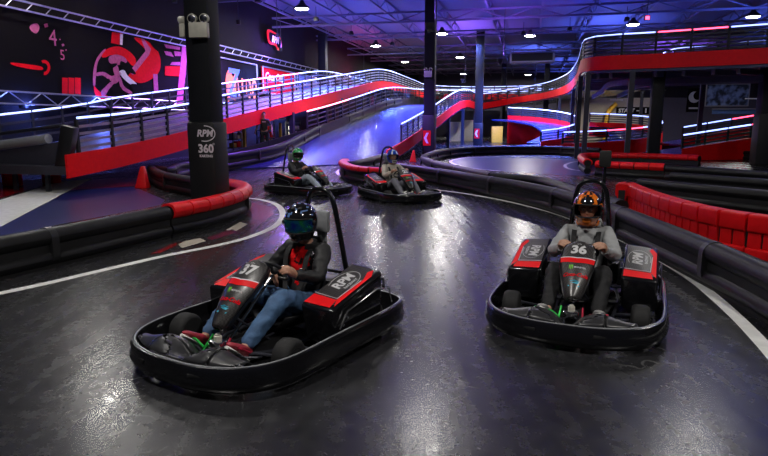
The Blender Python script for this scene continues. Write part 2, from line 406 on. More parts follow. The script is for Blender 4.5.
# helmeted racer, built as flat print shapes
mp(curvepoly([(96, 62), (104, 50), (120, 45), (133, 52), (140, 66), (138, 84), (126, 98), (108, 99), (95, 90), (92, 76)]), .015, 'print_shadow', 'mural_black')
mp(curvepoly([(102, 55), (108, 48.5), (119, 46.5), (130, 52), (136, 60), (133, 66), (124, 58), (112, 55), (104, 58)]), .03, 'helmet_print', 'ink_red')
mp([(112, 32), (123, 33.5), (121.5, 45), (111, 43)], .03, 'red_strap', 'ink_red')
mp([(120, 33.5), (123, 34), (122.5, 45), (120, 44.5)], .035, 'strap_edge', 'ink_white')
mp(curvepoly([(134, 38), (146, 40.5), (156, 48), (160.5, 60), (159, 72), (150, 80), (140, 83), (130, 79), (128, 76), (139, 62), (147, 52)]), .025, 'arm_print', 'ink_red')
mp([(141, 38.5), (144, 39), (151, 49), (149, 55), (133, 75), (129, 72), (145.5, 51)], .035, 'arm_stripe', 'ink_pink')
mp(curvepoly([(104, 49.5), (105.5, 50.5), (98, 62), (96, 76), (95, 86), (93, 84), (93.5, 70), (97, 58)]), .03, 'shell_outline', 'ink_pink')
mp(curvepoly([(109, 57), (116, 54.5), (124, 57), (127, 62), (119, 65), (110, 63)]), .035, 'face_print', 'ink_pink')
mp(curvepoly([(96, 73), (104, 72), (112, 76), (118, 72), (121, 74), (112, 81), (103, 75.5), (97, 76)]), .04, 'hand_print', 'ink_pink')
mp(curvepoly([(113, 68), (117, 65), (119, 72), (115, 75)]), .045, 'thumb_print', 'ink_pink')
mp(curvepoly([(119, 72), (124, 70), (128, 76), (136, 83), (138, 87), (130, 84), (123, 78)]), .04, 'sleeve_print', 'ink_white')
mp(curvepoly([(101, 92), (108, 84), (118, 77), (119, 81), (110, 88), (104, 97)]), .04, 'arm_line', 'ink_pink')
mp(curvepoly([(119, 77), (121, 78), (124, 86), (132, 92), (130, 94), (121, 88)]), .04, 'fold_line', 'ink_pink')
mp(curvepoly([(94, 86), (100, 92), (110, 98), (104, 101), (96, 96)]), .035, 'collar_print', 'ink_red')
for P in ([(99, 60), (108, 58), (106, 70), (98, 71)], [(112, 64), (117, 63.5), (116, 66), (112, 68)], [(104, 79), (110, 80), (104, 88), (99, 86)], [(121, 61), (130, 66), (136, 74), (128, 72), (121, 68)], [(112, 86), (118, 84), (124, 94), (114, 97)], [(150, 42), (156, 43), (160, 52), (155, 49)], [(131, 84), (142, 86), (140, 93), (134, 92)]):
    mp(curvepoly(P), .05, 'ink_shadow', 'mural_black')
mp([(153, 74), (157.5, 74), (158.5, 92), (154, 92)], .03, 'bar_print', 'ink_pink')
mp([(165, 66), (183, 66.5), (182.5, 76.5), (165, 75.5)], .03, 'red_plate', 'ink_red')
mp([(182, 46), (187.5, 47), (186, 70), (182.5, 104), (176, 104), (180, 70)], .035, 'white_bar', 'ink_pink')
for P in ([(164, 44), (180, 47), (180, 50), (166, 48)], [(164, 51), (171, 52), (174, 57), (166, 55)], [(172, 62), (180, 62), (180, 65.5), (170, 65)], [(174, 51), (181, 52), (181, 56), (175, 56)]):
    mp(P, .03, 'flag_check', 'ink_pink')
def truss(p0, p1, h, label, r=.035, step=.75, depth=.35, zz=True):
    p0 = Vector(p0); p1 = Vector(p1); L = (p1-p0).length; n = max(2, round(L/step)); u = (p1-p0)/n; back = UV(0, -1).normalized()*depth*-1
    root = empty('truss', tuple(p0), 0, label, 'truss')
    H = V(0, 0, h); mb = MB()
    for o in (V(0, 0, 0), H): mb.tube([o, o+u*n], r, 6)
    mb.build('chord', 'truss_metal', root, True)
    for k in range(n):
        a = u*k; b = u*(k+1)
        pq = [a+(H if k % 2 else V(0, 0, 0)), b+(V(0, 0, 0) if k % 2 else H)] if zz else [a+u*.3, a+H+u*.7]
        MB().tube(pq, r*.55, 5).build('lattice_bar', 'truss_metal', root, True)
    return root
a = onwall(-50, -4, .3); b = onwall(186, 45, .3); b.z = a.z = (a.z+b.z)/2
truss(a, b, .30, 'silver lattice truss along the top of the racing mural', zz=False, step=.9)
a = onwall(-50, 101, .3); b = onwall(186, 110.5, .3); a.z = b.z = (a.z+b.z)/2
truss(a, b, .42, 'silver lattice truss along the bottom of the racing mural')
# banners beyond the pillar
def banner(P, label, m, cat='banner'):
    q = [onwall(x, y) for x, y in P]; zt = (q[0].z+q[1].z)/2; zb = (q[2].z+q[3].z)/2
    a = V(q[0].x, q[0].y, 0); b = V(q[1].x, q[1].y, 0); c = (a+b)/2
    r = empty('banner', (c.x, c.y, zb), 0, label, cat)
    a -= c; b -= c; h = zt-zb; n = nrm
    MB().hexa([a, b, b+n, a+n, a+V(0, 0, h), b+V(0, 0, h), b+n+V(0, 0, h), a+n+V(0, 0, h)]).build('sheet', m, r)
    fr = MB()
    off = UV(0, 1).normalized()*.05
    for s, e in ((a, b), (a+V(0, 0, h), b+V(0, 0, h)), (a, a+V(0, 0, h)), (b, b+V(0, 0, h))): fr.tube([s+off, e+off], .045, 6)
    fr.build('frame', 'truss_metal', r)
    return r, c, zb, h, (b-a).length
r, c, zb, h, wd = banner([(218, 57), (256, 65), (256, 104), (218, 104)], 'dark banner with orange Z100 lettering on the left wall', 'mural_black')
off = UV(0, 1).normalized()*.03
# orange flame shapes and letters, in the banner's own plane
F = lambda cx, cz, k=1: plane_fn(eu*cx+off*k+V(0, 0, cz), eu, V(0, 0, 1))
fl = F(-wd*.18, h*.42)
mb = MB(); P = curvepoly([(-.95, -.6), (-.8, .5), (-.3, .95), (.1, .5), (.5, 1.0), (.75, .2), (.9, -.7), (.45, -.4), (.2, -.9), (-.2, -.5), (-.6, -1.0)], 4)
mb.quad(*[fl(x, y) for x, y in P]); mb.build('flame_print', 'ink_orange', r)
text('letter_z', 'Z', 2.3, 'ink_blue', F(-wd*.17, h*.45, 1.6), r, .1, .05)
text('hundred_lettering', '100', 1.7, 'ink_orange', F(wd*.24, h*.36, 1.4), r, 0, .02)
r, c, zb, h, wd = banner([(262, 66.5), (294, 73), (294, 95), (262, 95)], 'red banner with white Coca-Cola script on the left wall', 'ink_red')
text('script_lettering', 'Coca-Cola', .72, 'ink_white', F(-wd*.16, h*.66), r, .35, .02)
r, c, zb, h, wd = banner([(297, 73.5), (330, 81), (330, 100), (297, 98)], 'dim purple banner beside the red one on the left wall', 'ink_blue')
a = onwall(212, 49, .3); b = onwall(345, 80, .3); b.z = a.z = (a.z+b.z)/2
truss(a, b, .32, 'silver lattice truss above the sponsor banners', zz=False, step=1.0)
# neon style wall sign
c = onwall(274.5, 41, .1); r = empty('wall_sign', tuple(c), 0, 'small rounded red and black RPM sign high on the left wall', 'sign')
f = plane_fn((0, 0, 0), eu, V(0, 0, 1)); f2 = plane_fn(off*2, eu, V(0, 0, 1))
P = curvepoly([(-1.25, .35), (-.9, .65), (.7, .45), (1.15, 0), (1.0, -.5), (.4, -.55), (.1, -.3), (-1.0, -.25)], 5)
mb = MB(); mb.rings([[f(x, y) for x, y in P], [f(x, y)+off*1.5 for x, y in P]]); mb.build('plate', 'barrier_red', r)
mb = MB(); mb.quad(*[f2(x*.85+.05, y*.72+.02) for x, y in P]); mb.build('inner_plate', 'mural_black', r)
text('lettering', 'RPM', .62, 'ink_white', plane_fn(off*2.4+V(0, 0, .06), eu, V(0, 0, 1)), r, .25, .02)
# ------------------------------------------------------------------ decks, bands, railings
def ruled(mb, A, B, dz, th):
    for i in range(len(A)-1):
        a, b, c, d = A[i], A[i+1], B[i+1], B[i]; T = V(0, 0, th); D = V(0, 0, dz)
        mb.hexa([a+D-T, b+D-T, c+D-T, d+D-T, a+D, b+D, c+D, d+D])
def railing(root, path, zb, h, redf=None, posts=True, bars=4, step=1.35, slat='steel_dark', led=.035, pink=None, dim=False):
    P = resample(path, step)
    for i, p in enumerate(P):
        if posts:
            nx = P[min(i+1, len(P)-1)]-P[max(i-1, 0)]
            MB().box(p+V(0, 0, zb+h/2), (.09, .07, h+.02), math.atan2(nx.y, nx.x)).build('post', 'black_matte', root)
    fine = resample(path, .6)
    for k in range(bars):
        z = zb+h*(k+.6)/(bars+.6)
        MB().sweep([p+V(0, 0, z) for p in fine], [(-.012, -.035), (.012, -.035), (.012, .035), (-.012, .035)]).build('rail_bar', slat, root)
    MB().sweep([p+V(0, 0, zb+h) for p in fine], [(-.03, -.03), (.03, -.03), (.03, .012), (-.03, .012)]).build('top_rail', 'steel_dark', root)
    for i in range(len(P)-1):
        a = P[i].lerp(P[i+1], .04)+V(0, 0, zb+h+.04); b = P[i].lerp(P[i+1], .96)+V(0, 0, zb+h+.04)
        m = 'led_white'
        if redf and redf(i, P[i]): m = 'led_red'
        if pink and pink(i, P[i]): m = 'led_pink'
        MB().tube([a, b], led, 6).build('led_strip', m, root)
def band(root, path, z0, z1, n=0.0, m='band_red'):
    MB().sweep(path, [(n, z0), (n+.06, z0), (n+.06, z1), (n, z1)]).build('side_band', m, root)
def support(path, idx, zoff, root):
    for i in idx:
        p = path[i]; MB().box((p.x, p.y, (p.z+zoff)/2+.01), (.22, .22, p.z+zoff-.02), BROT).build('support_leg', 'steel_dark', root)
# --- left ramp
zt = [(13, .40), (15.6, .60), (19, .98), (21.5, 1.38), (26, 1.95), (31.9, 2.67), (39, 3.55), (45, 4.28), (49, 4.52), (53, 4.55), (62, 4.5), (67, 4.5)]
near = [UV(u, -11.5, z) for u, z in zt]; far = [UV(u, -16.2, z) for u, z in zt]
near += [UV(71, -9.6, 4.5), UV(73, -5, 4.5), UV(72, 1, 4.5)]; far += [UV(75, -13, 4.5), UV(78, -5.5, 4.5), UV(77, 1.5, 4.5)]
nearS = catmull(near, 5); farS = catmull(far, 5)
rl = empty('elevated_ramp', tuple(UV(12, -11.5)), 0, 'long left ramp with red side band and twin lit railings, rising along the left wall', 'ramp')
def to_local(root):
    inv = Matrix.Translation(-Vector(root.location))
    for ch in list(root.children):
        if ch.type == 'MESH': ch.data.transform(inv)
mb = MB(); ruled(mb, nearS, farS, .3, .22); mb.build('deck', 'deck_dark', rl)
mb = MB(); mb.sweep(nearS, [(0, 0), (.06, 0), (.06, .6), (0, .6)]); mb.build('side_band', 'band_red', rl)
nr = nearS[1:]
railing(rl, nr, .6, .85, bars=4, slat='steel_tube', led=.032)
railing(rl, farS, .45, .95, bars=3, slat='steel_dark', led=.032, pink=lambda i, p: 14 <= i <= 20 and i % 3)
support(nearS, (14, 22, 28, 33, 38, 44, 50, 56), .1, rl); support(farS, (22, 30, 40, 50), .1, rl)
to_local(rl)
# --- middle ramp and right deck, one continuous raceway (edges: R = band side, L = other side)
RT = [WD(386, 158, 27.5)]; RT[0].z = 0.0
R_ = [(RT[0].x, RT[0].y, 0), tuple(WD(405, 151, 31)), tuple(WD(432, 130.5, 38)), tuple(WD(455, 112, 45.5)), tuple(WD(467, 107, 52)), tuple(WD(481, 109, 60)), tuple(WD(512, 103.5, 64)), tuple(WD(545, 98.5, 59)), tuple(WD(566, 93, 49)), tuple(WD(576, 85, 40)), tuple(WD(580, 76.5, 33)), tuple(WD(584, 71.5, 29.3)), tuple(WD(604, 69.5, 27.6)), tuple(WD(650, 68, 26.6)), tuple(WD(710, 65.5, 25.4)), tuple(WD(768, 63, 24.2)), tuple(WD(900, 58, 22))]
L0 = WD(225, 166, 22.5)
L_ = [(-6.1, 23.0, .05), tuple(WD(318, 137, 32)), tuple(WD(356, 121, 38.5)), tuple(WD(385, 109, 44.5)), tuple(WD(404, 105.5, 52)), tuple(WD(428, 104, 64)), (16.0, 70.5, 3.9), (21.0, 65.0, 4.35), (21, 52, 4.45), (18.8, 43, 4.45), (17.0, 38, 4.45), (16.4, 35, 4.45), (17.2, 33.2, 4.4), (18, 32.2, 4.4), (19.2, 31.4, 4.4), (21.5, 30.4, 4.4), (26, 28.5, 4.4)]
RS = catmull(R_, 6); LS = catmull(L_, 6)
rm = empty('elevated_ramp', R_[0], 0, 'blue-lit middle ramp that climbs, bends behind and becomes the high deck at upper right', 'ramp')
mb = MB(); ruled(mb, RS, LS, .02, .16)
mb.build('deck', 'ramp_blue_reflection', rm)
MB().sweep(RS, [(0, -.02), (.07, -.02), (.07, .58), (0, .58)]).build('side_band', 'band_red', rm)
MB().sweep(LS, [(0, -.02), (-.07, -.02), (-.07, .58), (0, .58)]).build('far_band', 'barrier_black', rm)
nrr = RS[5:]
railing(rm, nrr, .58, .85, bars=5, led=.034, redf=lambda i, p: p.x > 11.2 and p.x < 13.0 and p.y < 28)
railing(rm, LS[5:], .58, .85, bars=3, led=.034, pink=lambda i, p: p.y < 36 and p.x < 0)
support(RS, (16, 22, 28, 34, 40, 46, 52, 58, 62, 68, 76), -.1, rm); support(LS, (20, 30, 42, 50, 60, 72), -.1, rm)
for i in range(54, 92, 3):
    a = RS[i].lerp(LS[i], .06); b = LS[i]; MB().bar(a+V(0, 0, -.25), b+V(0, 0, -.25), .14, .22).build('cross_beam', 'steel_roof', rm)
for k in (.3, .65):
    MB().sweep([RS[i].lerp(LS[i], k)+V(0, 0, -.5) for i in range(50, 96)], [(-.07, -.15), (.07, -.15), (.07, .12), (-.07, .12)]).build('underside_beam', 'steel_roof', rm)
to_local(rm)
# red lettering strip on the middle ramp is unreadable in the photograph: dark marks only on the band
# --- low hairpins far right
def loop_track(label, pts, w, bandh=.55, redf=None, fl='ramp_blue_reflection', fill=None):
    P = catmull(pts, 7)
    r = empty('low_ramp', (P[0].x, P[0].y, 0), 0, label, 'ramp')
    n = len(P)
    cx = sum((p.x for p in P), 0)/n; cy = sum((p.y for p in P), 0)/n
    Q = []
    for i, p in enumerate(P):
        t = P[min(i+1, n-1)]-P[max(i-1, 0)]; nn = V(-t.y, t.x, 0).normalized()
        Q.append(p+nn*w)
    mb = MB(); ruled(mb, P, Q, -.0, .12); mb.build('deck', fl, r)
    rs = []
    for i, p in enumerate(P):
        t = P[min(i+1, n-1)]-P[max(i-1, 0)]; nn = V(t.y, -t.x, 0).normalized(); zb = max(.02, p.z-bandh)
        rs.append([V(p.x, p.y, zb), V(p.x, p.y, zb)+nn*.07, p+nn*.07+V(0, 0, .35), p+V(0, 0, .35)])
    MB().rings(rs).build('side_band', 'band_red', r)
    railing(r, P, .35, .6, bars=3, led=.04, redf=redf)
    to_local(r); return r
def rz(px, py, Y, h=.95): p = WD(px, py, Y); p.z -= h; return p
loop_track('low hairpin ramp with painted blue reflection and lit rail, beneath the right deck', [rz(563, 133, 34.5), rz(600, 131.5, 35), rz(640, 128.5, 36), rz(662, 124, 39), rz(655, 118.5, 43), rz(629, 115.5, 46), rz(590, 114, 47)], 3.2, .75, redf=lambda i, p: i in (2, 3))
loop_track('low red-walled hairpin ramp under the bend of the right deck', [rz(541, 131.5, 38), rz(565, 128, 39), rz(580, 121, 43), rz(568, 114, 47), rz(540, 110, 50), rz(508, 108, 52)], 2.6, 2.6)
loop_track('short straight ramp with blue lit rail, nearer of the pair at far right', [rz(683, 136, 29), rz(725, 129.5, 29.6), rz(768, 123, 30), rz(830, 114, 30)], 3.0, .7, redf=lambda i, p: i in (3,))
loop_track('short straight ramp with blue and red lit rail, farther of the pair at far right', [rz(683, 128, 35), rz(725, 121, 35), rz(768, 114, 35), rz(830, 105, 35)], 3.0, .5, redf=lambda i, p: i in (2, 3))
# ------------------------------------------------------------------ barriers
def rprof(w, z0, z1, k=5, rm=9):
    r = min(w, (z1-z0)/2, rm); P = []
    for (cx, cz, a0) in ((w-r, z0+r, -PI/2), (w-r, z1-r, 0), (-w+r, z1-r, PI/2), (-w+r, z0+r, PI)):
        for j in range(k): a = a0+PI/2*j/(k-1); P.append((cx+r*cos(a), cz+r*sin(a)))
    return P
def barrier(pts, label, h=.5, red=None, side_red=None, seams=2.6, n=6, smooth=True, z=0.0, name='track_barrier', w=.13, rlo=.58):
    P = catmull(pts, n) if smooth else [Vector(p) for p in pts]
    P = resample(P, .22)
    o = P[0].copy(); r = empty(name, tuple(o), 0, label, 'barrier'); P = [p-o for p in P]
    MB().sweep(P, rprof(w, .55*h, h)).build('upper_rail', 'barrier_black', r, True)
    MB().sweep(P, rprof(w*.95, .05*h, .42*h)).build('lower_rail', 'barrier_black', r, True)
    MB().sweep(P, [(-w*.6, .0), (w*.6, .0), (w*.6, .62*h), (-w*.6, .62*h)]).build('core', 'black_matte', r)
    S = resample(P, seams)
    for i in range(1, len(S)-1):
        t = S[i+1]-S[i-1]; t = t.normalized()*.05
        MB().sweep([S[i]-t, S[i]+t], rprof(w+.012, .05*h, h+.012)).build('joint_strap', 'black_plastic', r, True)
    if red:
        a, b = red; L = len(P); A = int(a*(L-1)); B = int(b*(L-1)); seg = resample(P[A:B+1], .42)
        for i in range(len(seg)-1):
            p, q = seg[i], seg[i+1]
            MB().sweep([p.lerp(q, .03), p.lerp(q, .5), p.lerp(q, .97)], rprof(w+.03, rlo*h, h+.035)).build('red_pad', 'barrier_red', r, True)
    return r
G = lambda x, y, z=0.0: tuple(W(x, y, z))
H5 = lambda x, y: (lambda p: (p.x, p.y, 0))(W(x, y, .5))   # from the top line of a half-metre barrier
# A: outer barrier of the near bend
barrier([H5(398, 163), H5(440, 168.5), H5(485, 175.5), H5(520, 181), H5(560, 189), H5(612, 203.5), H5(652, 218), H5(699, 236), H5(768, 264), H5(900, 325)],
        'long black outer barrier curving behind the grey-hooded driver to the right edge')
# F: island at left
barrier([H5(-160, 262), H5(-60, 247), H5(0, 236), H5(80, 222), H5(165, 206.5)], 'black two-rail barrier in the left foreground, before its red capped end', n=8)
barrier([H5(167, 206), H5(205, 199.5), H5(232, 193), H5(244, 188), H5(243.5, 184), H5(234, 181), H5(218, 179.5)], 'barrier with ribbed red cap curving in front of the left pillar', red=(0, 1), n=8)
barrier([H5(214, 180), H5(189, 176), H5(162, 171), (lambda p: (p.x, p.y, 0))(W(151, 164.5, .5)), (-6.5, 18.2, 0), (-6.9, 20.2, 0), (-6.55, 21.8, .02)], 'dark barrier hairpin behind the left pillar, catching blue light', n=8)
# G: barrier along the left edge of the middle ramp
barrier([(-6.3, 22.2, .03), (-5.6, 23.6, .1), (-4.5, 26.5, .33), tuple(WD(318, 137, 32.3)), tuple(WD(356, 121, 38.8)), tuple(WD(385, 109, 44.8)), tuple(WD(400, 105.5, 50))],
        'black barrier lining the left side of the middle ramp', h=.62, n=6)
# D-left: red topped barrier at foot of the middle ramp
barrier([H5(345, 159.5), (lambda p: (p.x, p.y, 0))(W(343, 162, .5)), H5(352, 166), H5(372, 168.5), H5(398, 169)][::-1]+[G(352, 163, 0), (W(380, 157).x, W(380, 157).y, 0)][:0],
        'low barrier with red cap at the foot of the middle ramp, before the blue-helmeted driver', red=(0, 1), n=8, rlo=.74)
barrier([(W(344, 161, .5).x-.1, W(344, 161, .5).y+.5, 0), (-1.15, 21.0, 0), (-.5, 23.4, 0), (.05, 26.6, 0)], 'short black barrier running back from the low red cap to the middle ramp')
# C: oval track behind the near bend
barrier([H5(549, 171.5), H5(492, 172), H5(444, 162.5), H5(427, 157.5), (W(425, 154, .5).x, W(425, 154, .5).y, 0), (W(444, 148.6, .5).x, W(444, 148.6, .5).y, 0), (W(480, 146.3, .5).x, W(480, 146.3, .5).y, 0), (W(548, 146, .5).x, W(548, 146, .5).y, 0), (W(600, 148, .5).x, W(600, 148, .5).y, 0)][1:],
        'rounded black barrier hooking around the blue-lit oval floor', n=7)
barrier([H5(492, 172.5), H5(540, 176.5), H5(580, 188), H5(622, 200)], 'black barrier section tucked behind the long outer barrier')
# D: red barrier on the far side
barrier([(W(600, 165, .5).x, W(600, 165, .5).y, 0), H5(588, 160), H5(582, 156.5), (W(586, 153.6, .5).x, W(586, 153.6, .5).y, 0), (W(620, 153.5, .5).x, W(620, 153.5, .5).y, 0), (W(665, 154.5, .5).x, W(665, 154.5, .5).y, 0), (W(700, 156, .5).x, W(700, 156, .5).y, 0)][1:],
        'red hairpin barrier beyond the hoop of the nearer right kart', red=(0, 1), n=7)
barrier([H5(597, 161.5), H5(630, 163.2), H5(665, 164.5)], 'red block barrier in front of the red hairpin', red=(0, 1))
barrier([H5(667, 164.8), H5(720, 168), H5(800, 173)], 'black barrier continuing from the red blocks to the right edge')
barrier([H5(672, 172), H5(720, 175.5), H5(800, 181)], 'black barrier with rounded end, just in front of the red block row')
barrier([H5(640, 178), H5(700, 184), H5(800, 193)], 'black barrier immediately behind the tall red wall at right')
barrier([G(690, 157), G(800, 163)], 'dark barrier far right, beyond the red hairpin', h=.45, smooth=False)
barrier([G(612, 149.5), G(700, 152), G(800, 155)], 'farthest dark barrier at right, below the short lit ramps', h=.5, smooth=False)
# B: tall red block wall
Bp = catmull([(W(628, 192, .5).x-.0, W(628, 192, .5).y+.3, 0), (W(623, 185, .6).x, W(623, 185, .6).y, 0), (W(627, 182.5, .6).x, W(627, 182.5, .6).y, 0), (W(645, 190, .6).x, W(645, 190, .6).y, 0), (W(680, 201, .6).x, W(680, 201, .6).y, 0), (W(720, 210, .6).x, W(720, 210, .6).y, 0), (W(768, 217, .6).x, W(768, 217, .6).y, 0), (W(860, 228, .6).x, W(860, 228, .6).y, 0)], 8)
o = Bp[0].copy(); rb = empty('block_barrier', tuple(o), 0, 'tall bright red block barrier with dark slots, at right behind the black barrier', 'barrier')
Bq = resample([p-o for p in Bp], .40)
for i in range(len(Bq)-1):
    p, q = Bq[i], Bq[i+1]; off_ = V(0, 0, 0)
    MB().sweep([p.lerp(q, .04), p.lerp(q, .5), p.lerp(q, .96)], rprof(.12, .38, .62, 4, .035)).build('upper_block', 'barrier_red', rb, True)
    for a_, b_ in ((.04, .46), (.54, .94)):
        MB().sweep([p.lerp(q, a_), p.lerp(q, b_)], rprof(.085, .17, .39, 4, .02)).build('web_block', 'barrier_red', rb, True)
    MB().sweep([p.lerp(q, .02), p.lerp(q, .98)], rprof(.11, .03, .175, 4, .03)).build('lower_block', 'barrier_red', rb, True)
MB().sweep(resample(Bq, .3), [(-.06, 0), (.06, 0), (.06, .5), (-.06, .5)]).build('core', 'black_matte', rb)
# red traffic wedges
def wedge(x, y, label, s=1.0):
    p = W(x, y); r = MB(); b = .16*s
    r.rings([[V(-b, -b, 0), V(b, -b, 0), V(b, b, 0), V(-b, b, 0)], [V(-b*.8, -b*.8, .12*s), V(b*.8, -b*.8, .12*s), V(b*.8, b*.8, .12*s), V(-b*.8, b*.8, .12*s)], [V(-b*.1, -b*.4, .55*s), V(b*.5, -b*.4, .55*s), V(b*.5, b*.4, .55*s), V(-b*.1, b*.4, .55*s)]])
    o = r.build('floor_wedge', 'barrier_red', bevel=.02); o.location = (p.x, p.y, 0.002); tag(o, label, 'wedge')
wedge(143, 188, 'small red wedge beside the hairpin barrier end, left of the pillar', 1.1)
wedge(387, 163, 'left red wedge behind the red capped barrier at the middle ramp foot', 1.0)
wedge(413, 162, 'right red wedge behind the red capped barrier at the middle ramp foot', 1.0)
# stuff at the foot of the left ramp
a = W(-40, 196); 
def red_block(px, py, w, h, label):
    p = W(px, py); o = MB().box((0, 0, h/2), (w, .35, h), BROT).build('ramp_block', 'barrier_red', bevel=.04); o.location = (p.x, p.y, .003); tag(o, label, 'block')
red_block(13, 186, .42, .62, 'red block under the dark panel, at the left edge')
red_block(52, 183, .42, .75, 'red block under the dark panel, next to the left ramp foot')
r = empty('pit_rail', tuple(W(-40, 178)), 0, 'dark blue padded rail wall at far left, before the left ramp', 'rail wall')
o = Vector(r.location)
a = WD(-60, 176, 17.0)-o; b = WD(64, 158, 15.6)-o
MB().sweep([a, b], [(-.06, -.12), (.06, -.12), (.06, .42), (-.06, .42)]).build('panel', 'deck_dark', r)
MB().tube([a+V(0, 0, .62), b.lerp(a, .1)+V(0, 0, .55)], .13, 10).build('roll', 'seat_grey', r, True)
MB().tube([a+V(0, 0, .95), b+V(0, 0, .82)], .05, 8).build('top_bar', 'steel_dark', r, True)
MB().box(b+V(.1, .0, .28), (.34, .3, 1.1), .2, Matrix.Rotation(.25, 3, 'Y')).build('end_pad', 'black_plastic', r, bevel=.03)
for k in (.1, .35, .6, .85): 
    p = a.lerp(b, k); MB().box((p.x, p.y+.1, (p.z-.1)/2-.06), (.1, .1, p.z+.2), 0).build('leg', 'steel_dark', r)
# ------------------------------------------------------------------ painted floor lines
def stripe(pts, w, name, m='white_paint', z=.004, n=8):
    P = resample(catmull([(p[0], p[1], z) for p in pts], n), .15)
    return struct(MB().sweep(P, [(-w/2, 0), (w/2, 0)], closed=False), name, m)
stripe([W(-200, 330), W(0, 293.5), W(100, 271), W(165, 256), W(215, 246), W(250, 237), W(275, 226), W(283, 215), W(277, 205), W(262, 200), W(246, 198), W(215, 194)], .13, 'trim_1')
stripe([W(372, 163), W(352, 166.5), W(340, 170), W(338, 174), W(350, 179), W(385, 184), W(437, 190), W(470, 194.5), W(512, 202.5), W(560, 215), W(622, 240), W(679, 271), W(720, 302), W(768, 350), W(830, 430)], .13, 'trim_2')
stripe([W(640, 161.5), W(585, 161), W(567, 164), W(568, 168.5), W(590, 172), W(640, 177), W(700, 182.5), W(800, 191)], .13, 'trim_3')
stripe([W(560, 157.5), W(480, 157), W(455, 159.5), W(452, 163), W(470, 168), W(500, 171)], .15, 'trim_4')
mb = MB(); mb.quad(*[W(x, y, .005) for x, y in ((-130, 262), (-130, 240), (58, 182), (93, 178), (0, 227))]); struct(mb, 'trim_5', 'white_paint')
mb = MB(); P = catmull([W(x, y, .002) for x, y in ((585, 160), (548, 158.5), (480, 157), (455, 159), (450, 163), (468, 168), (500, 171), (545, 174), (590, 175), (600, 167))], 5, True); mb.quad(*P); struct(mb, 'trim_20', 'floor_blue_reflection')  # oval floor, its blue reflection painted in
mb = MB(); mb.quad(*[W(x, y, .002) for x, y in ((-130, 262), (0, 227), (75, 188), (135, 187), (165, 200), (160, 205), (0, 236), (-130, 270))]); struct(mb, 'trim_21', 'floor_blue_reflection')  # island strip with the reflected blue painted in
mat('paint_red', (.28, .008, .012), .2, bump=(3, .05))
mat('paint_magenta', (.16, .02, .05), .22)
mb = MB(); mb.quad(*[W(x, y, .003) for x, y in ((-130, 238), (-60, 200), (10, 179), (56, 181))]); struct(mb, 'trim_6', 'paint_red')
mb = MB(); mb.quad(*[W(x, y, .003) for x, y in ((95, 179), (152, 178), (135, 186), (70, 190))]); struct(mb, 'trim_7', 'paint_red')
# worn red and cream curb patches outside the island
for k, (P, m_) in enumerate((([(150, 254), (175, 243), (185, 241), (160, 253)], 'paint_red'), ([(176, 243), (200, 238), (206, 241), (182, 248)], 'beige'), ([(206, 238), (232, 229), (238, 232), (212, 240)], 'paint_magenta'), ([(226, 230), (240, 222), (248, 224), (236, 231)], 'beige'), ([(246, 215), (251, 203), (270, 206), (274, 214), (262, 222)], 'paint_magenta'), ([(640, 178), (662, 180), (672, 182), (648, 180.2)], 'paint_red'), ([(362, 166), (372, 165.5), (380, 172), (366, 173)], 'paint_magenta'))):
    mb = MB(); mb.quad(*[W(x, y, .0025) for x, y in P]); struct(mb, 'trim_%d' % (8+k), m_)
# ------------------------------------------------------------------ lamps
def add_light(kind, loc, energy, color, size=.3, rot=None, spot=None, parent=None):
    d = bpy.data.lights.new('lamp', kind); d.energy = energy; d.color = color
    if kind == 'AREA': d.shape = 'DISK'; d.size = size
    else: d.shadow_soft_size = size
    if spot: d.spot_size = spot; d.spot_blend = .6
    o = bpy.data.objects.new('light_source', d); C.objects.link(o); o.location = loc
    if rot: o.rotation_euler = rot
    if parent: o.parent = parent
    return o
lamps = [(302, 9, 'first'), (376, 46, ''), (405, 62, ''), (442, 34, ''), (460, 57.5, ''), (463, 74, ''), (530, 36, ''), (528, 75, ''), (633, 25, ''), (753, 17, '')]
names = ['nearest lit high bay lamp at upper left of the ceiling', 'second high bay lamp along the left wall row', 'third and dimmest high bay lamp of the left wall row', 'high bay lamp just right of the central pillar', 'high bay lamp beyond the one by the central pillar', 'tiny far high bay lamp near the back wall', 'high bay lamp above the hanging heater', 'small high bay lamp under the hanging heater', 'high bay lamp above the right deck railing', 'high bay lamp at the upper right corner']
def highbay(p, label, e):
    r = empty('high_bay_lamp', (p.x, p.y, p.z), 0, label, 'ceiling lamp', 'high bay ceiling lamps')
    MB().lathe((0, 0, 0), (0, 0, 1), [(.02, .42), (.0, .44), (.1, .44), (.22, .3), (.35, .16), (.5, .12)], 20).build('housing', 'steel_dark', r, True)
    MB().lathe((0, 0, -.02), (0, 0, 1), [(0, .36), (.03, .4)], 20).build('lens', 'lamp_lens', r)
    MB().tube([(0, 0, .5), (0, 0, HC+.05-p.z)], .02, 6).build('hanger', 'steel_dark', r)
    add_light('AREA', (0, 0, -.06), e, (1, .96, .90), .7, parent=r)
    return r
for (x, y, _), nm in zip(lamps, names): highbay(W(x, y, HC-.35), nm, 700)
# lamps of the same rows above and behind the view light the near track
for u, v, e in ((18, -15, 150), (11, -8, 110), (17.8, -2.9, 110), (2, -4, 300), (1, 4.5, 300), (18, 5, 90), (12, 13, 160)):  # one of these is added over the left floor stripe to brighten it
    p = UV(u, v, HC-.35); r = highbay(p, 'high bay lamp above the near track, out of view', e)
